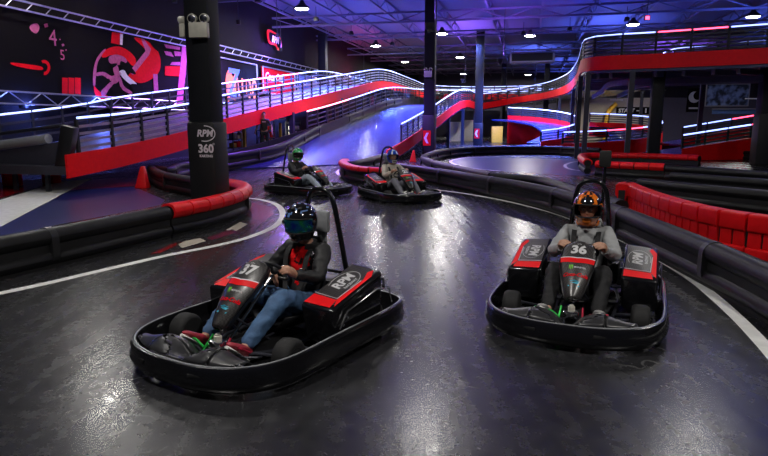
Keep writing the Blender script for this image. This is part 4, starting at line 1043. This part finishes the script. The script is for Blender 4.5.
def make_driver(kart, label, top, legs, shoe, hst, look=(0, 0, 0), skin='skin', face=True, fine=True, hands=None, graphic=False, lean=0.0, group=None, collar=None, sc=1.0, hood=False):
    root = empty('person', tuple(kart.location), kart.rotation_euler.z, label, 'person'); root.scale = (sc, sc, sc)
    vox = .0055 if fine else .010
    pel = V(0, -.27, .25); ch = V(0, -.36, .50); nk = V(0, -.35+lean, .72); hd = V(0, -.29+lean, .90); Rh = Matrix.Rotation(look[2], 3, 'Z')@Matrix.Rotation(look[0], 3, 'X')@Matrix.Rotation(look[1], 3, 'Y')
    sh = [V(s*.175, -.355+lean*.8, .665) for s in (-1, 1)]
    el = [V(-.275, -.13, .50), V(.275, -.13, .50)]; wr = [V(-.185, .015, .58), V(.185, .015, .58)]
    dirs = [V(.25, .85, .35), V(-.25, .85, .35)]
    if hands == 'low': el = [V(-.27, -.16, .50), V(.30, -.20, .47)]; wr = [V(-.185, .01, .55), V(.12, -.05, .49)]
    hp = [V(s*.10, -.24, .23) for s in (-1, 1)]; kn = [V(s*.205, .20, .42) for s in (-1, 1)]; an = [V(s*.20, .58, .155) for s in (-1, 1)]
    base = [[(pel, (.13, .10)), (V(0, -.33, .38), (.12, .09)), (ch, (.15, .10)), (V(0, -.36+lean*.5, .64), (.11, .08)), (nk, .055), (hd-V(0, .01, .06), .055)]]
    body = list(base)
    for k in (0, 1):
        body.append([(V(0, -.36+lean*.5, .64), (.11, .08)), (sh[k], .055), (el[k], .043), (wr[k]-(wr[k]-el[k])*.15, .031)])
        body.append([(pel, (.13, .10)), (hp[k], .085), (kn[k], .058), (an[k], .038), (an[k]+V(0, .05, -.03), .035)])
    ex = [ellip_head(hd, Rh)]
    # hands, grown as finger chains and merged into the one body surface
    for k in (0, 1):
        s = -1 if k == 0 else 1
        d = (V(0, .60, .50) + V(-s*.12, 0, 0)).normalized(); pn = V(-s*.75, -.1, -.65); sd = V(-s*.62, -.45, .62)
        if hands == 'low' and k == 1: d = V(-.85, .45, .1); pn = V(-.2, .3, -.95); sd = V(.1, .5, .8)
        hc = hand(wr[k], d, pn, sd, .85)
        for c_ in hc:
            m_ = MB(); m_.tube([p for p, r in c_], [r for p, r in c_], 8); m_.ball(c_[-1][0], c_[-1][1], 8); 
            for p, r in c_[1:-1]: m_.ball(p, r, 8)
            ex.append(m_)
        m_ = MB(); m_.tube([el[k].lerp(wr[k], .8), wr[k]], [.033, .027], 10); ex.append(m_)
        m_ = MB(); m_.ball(wr[k]+Vector(d).normalized()*.05, (.038, .038, .024), 12, R=Matrix((Vector(d).normalized(), Vector(sd).normalized(), Vector(d).cross(Vector(sd)).normalized())).transposed()); ex.append(m_)
    b = skin_mesh(body, 'body', vox, ex, root, skin, sub=2)
    # clothes
    jt = [[(V(0, -.27, .27), (.165, .125)), (V(0, -.33, .38), (.155, .115)), (ch, (.185, .125)), (V(0, -.355+lean*.5, .635), (.150, .100)), (V(0, -.35+lean, .70), .078), (V(0, -.345+lean, .745), .075)]]
    for k in (0, 1):
        m1 = sh[k].lerp(el[k], .5); m2 = el[k].lerp(wr[k], .5)
        jt.append([(V(0, -.355+lean*.5, .635), (.150, .100)), (sh[k], .080), (m1, .070), (el[k], .066), (m2, .056), (wr[k]-(wr[k]-el[k])*.08, .043), (wr[k]-(wr[k]-el[k])*.04, .041)])
    jk = skin_mesh(jt, 'jacket' if 'jacket' in top else 'hooded_top', None, None, root, top, 3 if fine else 2, .010, 3)
    for k in (0, 1):
        MB().tube([wr[k].lerp(el[k], .12), wr[k].lerp(el[k], .02)], [.044, .040], 12).build('cuff', top, jk, True)
    tr = []
    for k in (0, 1):
        tr.append([(V(0, -.26, .24), (.15, .115)), (hp[k]+V(0, .02, .01), .105), (hp[k].lerp(kn[k], .5), .092), (kn[k], .078), (kn[k].lerp(an[k], .35), .072), (kn[k].lerp(an[k], .8), .062), (an[k], .060)])
    skin_mesh(tr, 'trousers', None, None, root, legs, 3 if fine else 2, .011, 9)
    for k in (0, 1):
        s = -1 if k == 0 else 1; a = an[k]
        fd = V(s*.10, .62, .52).normalized() ; up = V(0, -.62, .78).normalized(); xx = fd.cross(up).normalized()
        RR = Matrix((xx, fd, up)).transposed()
        def q(x, y, z): return a+V(0, .03, -.055)+RR@V(x, y, z)
        mb = MB(); rs = []
        for y, w_, zb, zt_ in ((-.06, .030, 0, .06), (-.045, .038, 0, .085), (0, .040, 0, .09), (.05, .043, 0, .07), (.11, .048, 0, .055), (.16, .045, 0, .045), (.19, .032, .004, .032), (.20, .015, .008, .02)):
            rs.append([q(w_*cos(t), y, (zb+zt_)/2+(zt_-zb)/2*sin(t)) for t in [2*PI*j/14 for j in range(14)]])
        mb.rings(rs); so = mb.build('shoe', shoe, root, True)
        mb = MB(); rs = []
        for y, w_ in ((-.065, .030), (-.045, .041), (0, .042), (.05, .045), (.11, .051), (.16, .048), (.19, .036), (.205, .018)):
            rs.append([q(w_*cos(t), y, -.008+.012*sin(t)) for t in [2*PI*j/10 for j in range(10)]])
        mb.rings(rs); mb.build('sole', 'sole_white', so, True)
    helmet(root, hd+Rh@V(0, -.008, .015), Rh, hst)
    if collar:
        MB().rings([[V(.095*cos(t)*k, -.34+lean+.085*sin(t)*k, z+.012*sin(t)) for t in [2*PI*j/24 for j in range(24)]] for z, k in ((.735, 1.02), (.755, 1.12), (.785, 1.10), (.79, 1.0), (.76, .98))], True, False, False).build('neck_collar', collar, root, True)
    if face:
        for s in (-1, 1):
            e = MB().ball(hd+Rh@V(s*.031, .076, .006), .0125, 12, Rh).build('eye', 'eye_white', root, True)
            MB().ball(hd+Rh@V(s*.031, .0855, .005), (.0065, .004, .0065), 10, Rh).build('iris', 'eye_dark', e, True)
            MB().tube([hd+Rh@V(s*.014, .093, .026), hd+Rh@V(s*.032, .091, .032), hd+Rh@V(s*.050, .078, .026)], .0042, 6).build('eyebrow', 'hair', root, True)
        MB().tube([hd+Rh@V(-.022, .090, -.056), hd+Rh@V(-.008, .099, -.053), hd+Rh@V(.008, .099, -.053), hd+Rh@V(.022, .090, -.056)], .0048, 6).build('mouth', 'lips', root, True)
    if hood:
        P = [V(.092*cos(t), -.425+lean+.075*sin(t), .745-.015*sin(t)) for t in [2*PI*j/24 for j in range(24)]]
        MB().tube(P, [.034+.02*max(0, -sin(2*PI*j/24)) for j in range(24)], 10, loop=True).build('hood', top, jk, True)
    # harness over the shoulders, a part of the kart
    jkw = []
    for s in (-1, 1):
        p = [V(s*.115, -.50, .72), V(s*.115, -.43+lean, .762), V(s*.115, -.335+lean, .755), V(s*.115, -.245+lean*.8, .68), V(s*.105, -.205, .56), V(s*.09, -.185, .44), V(s*.05, -.13, .34)]
        p = catmull(p, 4); mb = MB(); rs = []
        for i, a in enumerate(p):
            t = (p[min(i+1, len(p)-1)]-p[max(i-1, 0)]).normalized(); nn = V(1, 0, 0).cross(t).normalized()
            rs.append([a+V(-.024, 0, 0)-nn*.004, a+V(.024, 0, 0)-nn*.004, a+V(.024, 0, 0)+nn*.004, a+V(-.024, 0, 0)+nn*.004])
        mb.rings(rs); hb = mb.build('harness_belt', 'webbing', kart, True)
        MB().box(V(s*.103, -.192, .56), (.062, .016, .05), R=Matrix.Rotation(-.2, 3, 'X')).build('buckle', 'chrome', hb, bevel=.004)
    if graphic:
        # red print on the dark shirt front, sewn just proud of the cloth
        mb = MB(); rnd = random.Random(4)
        dg = bpy.context.evaluated_depsgraph_get(); dg.update()
        def proj(x, z):
            hit, loc_, nr_, _ = jk.ray_cast(V(x, .4, z), V(0, -1, 0))
            return (loc_+nr_*.005) if hit else None
        def patch(cx, cz, w_, h_, a):
            N = 4; g = [[proj(cx+(cos(a)*(i/N-.5)*w_-sin(a)*(j/N-.5)*h_), cz+(sin(a)*(i/N-.5)*w_+cos(a)*(j/N-.5)*h_)) for i in range(N+1)] for j in range(N+1)]
            for j in range(N):
                for i in range(N):
                    qd = [g[j][i], g[j][i+1], g[j+1][i+1], g[j+1][i]]
                    if all(x is not None for x in qd): mb.quad(*qd)
        for k in range(11):
            t = 2*PI*k/11; patch(.0+.075*cos(t), .60+.075*sin(t), .06+.02*rnd.random(), .055, t+.8+rnd.random()*.5)
        for k in range(6): patch(rnd.uniform(-.04, .04), rnd.uniform(.40, .50), .055, .025, rnd.random()*2)
        patch(0, .61, .04, .06, .4); patch(.03, .47, .07, .03, .3)
        mb.build('shirt_print', 'barrier_red', jk)
        for (x, z, a) in ((-.13, .655, .7), (-.145, .60, .3), (.145, .60, 1.5)):
            mb = MB(); c0 = proj(x, z)
            if c0: mb.box(c0, (.03, .006, .012), R=Matrix.Rotation(a, 3, 'Y')); mb.box(c0+V(.005, 0, .018), (.02, .006, .008)); mb.build('patch', 'ink_white', jk)
    return root
def nz(az, el, s, sd): return noise.noise(Vector((sin(az)*cos(el)*s+sd, cos(az)*cos(el)*s, sin(el)*s)))
black_st = dict(m=('helmet_black', 'ink_blue'), pat=lambda a, e: e > .42 and nz(a, e, 4.5, 3) > .33, visor='visor_mirror')
orange_st = dict(m=('helmet_black', 'helmet_orange'), pat=lambda a, e: (e < -.48 and abs(a) < 1.0) or (e > .30 and abs(abs(a)-.55-.35*(e-.3)) < .20+.1*sin(e*9)) or (e > 1.05 and abs(a) < .3) or (.9 < abs(a) < 1.35 and -.1 < e < .35), vent='helmet_orange')
white_mark = None
green_st = dict(m=('helmet_green', 'helmet_white'), pat=lambda a, e: nz(a, e, 5, 1) > .28, visor='black_gloss')
blue_st = dict(m=('helmet_blue', 'helmet_white'), pat=lambda a, e: e > .3 and abs(abs(a)-.5) < .10 or (e < -.5 and abs(a) < .5))
k37 = make_kart((-.88, 4.85, 0), math.radians(32), 'black and red kart numbered 37, nearest the camera at left', '37')
k36 = make_kart((1.90, 5.62, 0), math.radians(24), 'black and red kart numbered 36, at right beside the long black barrier', '36', True)
pb = W(401, 200); kb = make_kart((pb.x-.05, pb.y+.3, 0), math.radians(-26), 'black and red kart farther back at centre, carrying the blue-helmeted driver', '25')
pg = W(306, 195); kg = make_kart((pg.x, pg.y+.4, 0), math.radians(-56), 'black and red kart seen from its side, carrying the green-helmeted driver', '14')
make_driver(k37, 'driver in black jacket with red shirt print, blue jeans and black mirror-visored helmet', 'jacket_black', 'jeans_blue', 'shoe_red', black_st, look=(-.12, 0, .36), face=False, hands='low', graphic=True, sc=1.06)
d36 = make_driver(k36, 'driver in grey hooded top with orange and black helmet, holding the wheel of kart 36', 'hoodie_grey', 'trousers_black', 'shoe_grey', orange_st, look=(-.09, 0, .02), skin='skin_dark', collar='helmet_orange', sc=1.07, hood=True)
make_driver(kb, 'driver in cream top and blue and white helmet in the farther centre kart', 'hoodie_cream', 'trousers_grey', 'sole_white', blue_st, look=(-.08, 0, -.15), fine=False, collar=None, sc=1.1)
make_driver(kg, 'driver in black jacket with pale jeans and green helmet', 'jacket_black', 'jeans_pale', 'shoe_grey', green_st, look=(-.08, 0, -.55), face=False, fine=False, sc=1.1)
# ------------------------------------------------------------------ background people and things
def stander(p, label, rz=0.0):
    root = empty('person', tuple(p), rz, label, 'person')
    b = [[(V(0, 0, .98), (.13, .10)), (V(0, 0, 1.2), (.12, .09)), (V(0, 0, 1.40), (.13, .09)), (V(0, -.01, 1.50), .055), (V(0, -.02, 1.60), .055)]]
    el = [V(-.30, -.02, 1.14), V(.32, .04, 1.14)]; wr = [V(-.36, -.20, .95), V(.36, -.12, .92)]
    for k, s in ((0, -1), (1, 1)):
        b.append([(V(0, 0, 1.40), (.13, .09)), (V(s*.19, 0, 1.43), .055), (el[k], .042), (wr[k], .030)])
        b.append([(V(0, 0, .98), (.13, .10)), (V(s*.10, 0, .92), .085), (V(s*.13, -.02, .50), .056), (V(s*.14, .02, .09), .04), (V(s*.15, -.12, .04), .035)])
    hd = V(0, -.03, 1.68); R = Matrix.Rotation(PI+.2, 3, 'Z'); ex = [ellip_head(hd, R)]
    for k, s in ((0, -1), (1, 1)):
        for c_ in hand(wr[k], V(s*.1, -.3, -.9), V(-s, 0, 0), V(0, -1, .2), .45):
            m_ = MB(); m_.tube([p for p, r in c_], [r for p, r in c_], 8); ex.append(m_)
    skin_mesh(b, 'body', .011, ex, root, 'skin')
    t = [[(V(0, 0, .93), (.16, .12)), (V(0, 0, 1.2), (.15, .11)), (V(0, 0, 1.40), (.16, .11)), (V(0, -.01, 1.49), .07)]]
    for k, s in ((0, -1), (1, 1)): t.append([(V(0, 0, 1.40), (.16, .11)), (V(s*.19, 0, 1.43), .075), (V(s*.25, -.01, 1.28), .065), (el[k].lerp(V(s*.19, 0, 1.43), .3), .06)])
    j = skin_mesh(t, 'shirt', None, None, root, 'jacket_black', 2, .008, 2)
    MB().box((.02, -.128, 1.37), (.16, .012, .035)).build('chest_print', 'ink_white', j)
    t = []
    for s in (-1, 1): t.append([(V(0, 0, .95), (.15, .12)), (V(s*.10, 0, .88), .10), (V(s*.13, -.02, .50), .075), (V(s*.14, .02, .12), .065)])
    skin_mesh(t, 'trousers', None, None, root, 'trousers_black', 2, .008, 4)
    for s in (-1, 1): MB().ball((s*.15, -.06, .045), (.05, .13, .045), 12).build('shoe', 'black_plastic', root, True)
    m_ = MB(); m_.ball(hd+V(0, .015, .035), (.085, .10, .095), 14); m_.build('hair', 'hair', root, True)
    return root
p = WD(265, 150, 26.6); p.z = .48
o = MB().box((0, 0, .235), (1.2, .7, .47), BROT).build('marshal_platform', 'deck_dark', bevel=.01); o.location = (p.x, p.y+.05, .003); tag(o, 'low dark platform under the marshal beside the left ramp', 'platform')
stander(p, 'track marshal in black standing behind the barrier below the left red band')
# yellow posts, crates and shelf units below the left ramp
def shelf(u, v, label, n=3, w=1.4):
    r = empty('storage_shelf', tuple(UV(u, v)), BROT+PI/2, label, 'shelf')
    for sx in (-1, 1):
        for sy in (-.2, .2): MB().box((sx*w/2, sy, .95), (.05, .05, 1.9)).build('upright', 'steel_dark', r)
    for k in range(5): MB().box((0, 0, .2+k*.4), (w, .45, .04)).build('shelf_board', 'steel_dark', r)
    return r
k_ = 0
lab = ['first', 'second', 'third', 'fourth']
shl = ['storage shelf under the left ramp, nearest the marshal', 'middle storage shelf under the left ramp', 'storage shelf farthest back under the left ramp']
for i, u in enumerate((27.5, 31, 35)):
    shelf(u, -14.2, shl[i])
    rnd = random.Random(i+3)
    cols = ['cream_plastic', 'hoodie_grey', 'yellow', 'seat_grey', 'white_paint', 'ink_red']
    for k in range(4):
        for j in range(3):
            m_ = rnd.choice(cols); w_ = .22+.1*rnd.random(); h_ = .18+.14*rnd.random()
            q = UV(u-.45+.42*j, -14.15, .2+k*.4+.022)
            o = MB().box((0, 0, h_/2), (.26, w_, h_), BROT).build('storage_box', m_, bevel=.01); o.location = tuple(q)
            tag(o, 'small storage box on a shelf under the left ramp', 'box', 'boxes on the shelves under the left ramp')
def yellow_post(u, v, label):
    r = empty('yellow_post', tuple(UV(u, v)), BROT, label, 'post')
    MB().box((0, 0, .9), (.12, .12, 1.8)).build('shaft', 'yellow', r, bevel=.01); MB().box((0, 0, .02), (.3, .3, .04)).build('foot_plate', 'steel_dark', r)
yellow_post(28.6, -12.3, 'yellow post beside the marshal under the left ramp')
yellow_post(25.2, -12.6, 'yellow post just left of the shelves')
# START board, framed picture, round emblem sign, arch and picture on the inner wall
def wallp(px, py, k=.0):
    # on the front of the inner wall: line p0-p1
    d = ray(px, py); A = Vector((p0w.x, p0w.y)); B = Vector((p1w.x, p1w.y)); t_ = (B-A).normalized(); n_ = Vector((t_.y, -t_.x))
    A = A+n_*(.21+k); s = (A.x*n_.x+A.y*n_.y)/(d.x*n_.x+d.y*n_.y); return Vector((d.x*s, d.y*s, CH+d.z*s))
p0w, p1w = WD(556, 123, 63), WD(830, 123, 60)
tw = V(p1w.x-p0w.x, p1w.y-p0w.y, 0).normalized(); nw = V(tw.y, -tw.x, 0)
def flat(name, x0, y0, x1, y1, m, label, cat, th=.06, frame=None):
    a = wallp(x0, y1, th); b = wallp(x1, y0, th); c = (a+b)/2; w_ = (b-a).dot(tw); h_ = b.z-a.z
    r = empty(name, tuple(c), math.atan2(tw.y, tw.x), label, cat)
    MB().box((0, th*.4, 0), (w_, th, h_)).build('board', m, r)
    if frame:
        mb = MB()
        for s in (-1, 1): mb.box((s*w_/2, 0, 0), (.08, th+.04, h_+.08)); mb.box((0, 0, s*h_/2), (w_+.08, th+.04, .08))
        mb.build('frame', frame, r)
    return r, w_, h_
r, w_, h_ = flat('start_sign', 616, 107, 652, 114.5, 'mural_black', 'black board reading START on the beige inner wall', 'sign')
text('lettering', 'START', h_*.72, 'white_paint', lambda x, y: V(x-w_*.22, -.06, y), r, .1, .02)
MB().box((w_*.14, -.06, 0), (.5, .02, .09)).build('dash', 'white_paint', r)
MB().box((w_*.33, -.06, .0), (.12, .02, h_*.6)).build('stroke', 'white_paint', r)
r, w_, h_ = flat('wall_picture', 705, 84, 750, 106, 'steel_dark', 'large blue-grey landscape picture on the inner wall at far right', 'picture', frame='seat_grey')
def pic():
    m = bpy.data.materials.new('picture_print'); m.use_nodes = True; nt = m.node_tree; b = nt.nodes['Principled BSDF']
    tc = nt.nodes.new('ShaderNodeTexCoord'); n = nt.nodes.new('ShaderNodeTexNoise'); n.inputs['Scale'].default_value = 1.6; n.inputs['Detail'].default_value = 7
    rp = nt.nodes.new('ShaderNodeValToRGB'); rp.color_ramp.elements[0].position = .42; rp.color_ramp.elements[0].color = (.02, .03, .05, 1); rp.color_ramp.elements[1].position = .6; rp.color_ramp.elements[1].color = (.22, .32, .55, 1)
    nt.links.new(tc.outputs['Object'], n.inputs['Vector']); nt.links.new(n.outputs['Fac'], rp.inputs['Fac']); nt.links.new(rp.outputs['Color'], b.inputs['Base Color']); MATS['picture_print'] = m
pic()
MB().box((0, -.045, 0), (w_-.1, .02, h_-.1)).build('print', 'picture_print', r)
r, w_, h_ = flat('emblem_sign', 686, 88, 702, 112, 'mural_black', 'black panel with pale round emblem, left of the blue-grey picture', 'sign')
mb = MB(); mb.lathe((0, -.05, h_*.12), (0, -1, 0), [(0, .55), (.02, .55)], 24); mb.build('disc', 'hoodie_grey', r)
mb = MB(); mb.lathe((.3, -.08, h_*.18), (0, -1, 0), [(0, .42), (.02, .42)], 24); mb.build('disc_shadow', 'mural_black', r)
MB().box((0, -.05, -h_*.34), (.9, .02, .16)).build('caption_bar', 'hoodie_grey', r)
r, w_, h_ = flat('service_counter', 712, 109, 760, 114, 'ink_blue', 'pale blue counter front below the blue-grey picture', 'counter')
mb = MB(); mb.box((0, -.22, h_/2), (w_+.1, .45, .08)); mb.build('counter_top', 'seat_grey', r)
# inflatable style yellow arch leg beside the START board
c = wallp(611, 108, .8); r = empty('arch_leg', (c.x, c.y, 0), 0, 'yellow curved arch leg left of the START board', 'arch')
MB().tube(catmull([V(-.4, 0, 0), V(-.42, 0, 1.8), V(-.2, 0, 2.9), V(.5, 0, 3.7)], 5), .22, 10).build('tube', 'yellow', r, True)
# counters, little karts and lit things under the middle ramp
def mini(px, py, Y, m, w_, h_, label, cat, name):
    q = WD(px, py, Y); o = MB().box((0, 0, h_/2), (w_, .5, h_)).build(name, m, bevel=.05); o.location = (q.x, q.y, .003); return tag(o, label, cat)
mini(497, 130, 56, 'yellow', 1.0, 1.5, 'yellow cabinet under the right ramp bend', 'cabinet', 'floor_cabinet')
mini(454, 128, 60, 'white_paint', 1.3, 1.9, 'white cabinet beneath the middle ramp, left of its neighbour', 'cabinet', 'floor_cabinet')
mini(467, 128, 62, 'cream_plastic', 1.2, 2.1, 'cream cabinet beneath the middle ramp', 'cabinet', 'floor_cabinet')
# person and kart on the upper deck, tiny
q = UV(69, -9.6, 4.81)
kk = make_kart(tuple(WD(437, 91, 70)), math.radians(20), 'tiny kart riding on the far upper deck beside the central pillar', '7')
dd = WD(437, 91, 70); kk.location = (dd.x, dd.y, 4.81)
make_driver(kk, 'tiny driver in cream top on the far upper deck', 'hoodie_cream', 'trousers_grey', 'sole_white', blue_st, fine=False, face=False)
# small red box light and twin aim lamps high at the right
q = WD(647, 18, 34); r = empty('exit_light', tuple(q), 0, 'small red lit box high under the roof at right', 'sign light')
MB().box((0, 0, 0), (.28, .12, .24)).build('housing', 'black_matte', r); MB().box((0, -.065, 0), (.22, .01, .18)).build('lens', 'led_red', r)
MB().tube([(0, 0, .12), (0, 0, HC-.3-q.z)], .015, 6).build('hanger', 'steel_dark', r)
# ------------------------------------------------------------------ world and view
w = bpy.data.worlds.new('world'); bpy.context.scene.world = w; w.use_nodes = True
w.node_tree.nodes['Background'].inputs['Color'].default_value = (.10, .11, .2, 1); w.node_tree.nodes['Background'].inputs['Strength'].default_value = .1
vs = bpy.context.scene.view_settings; vs.view_transform = 'Standard'; vs.look = 'None'; vs.gamma = 1; vs.use_curve_mapping = False; vs.exposure = 0.0
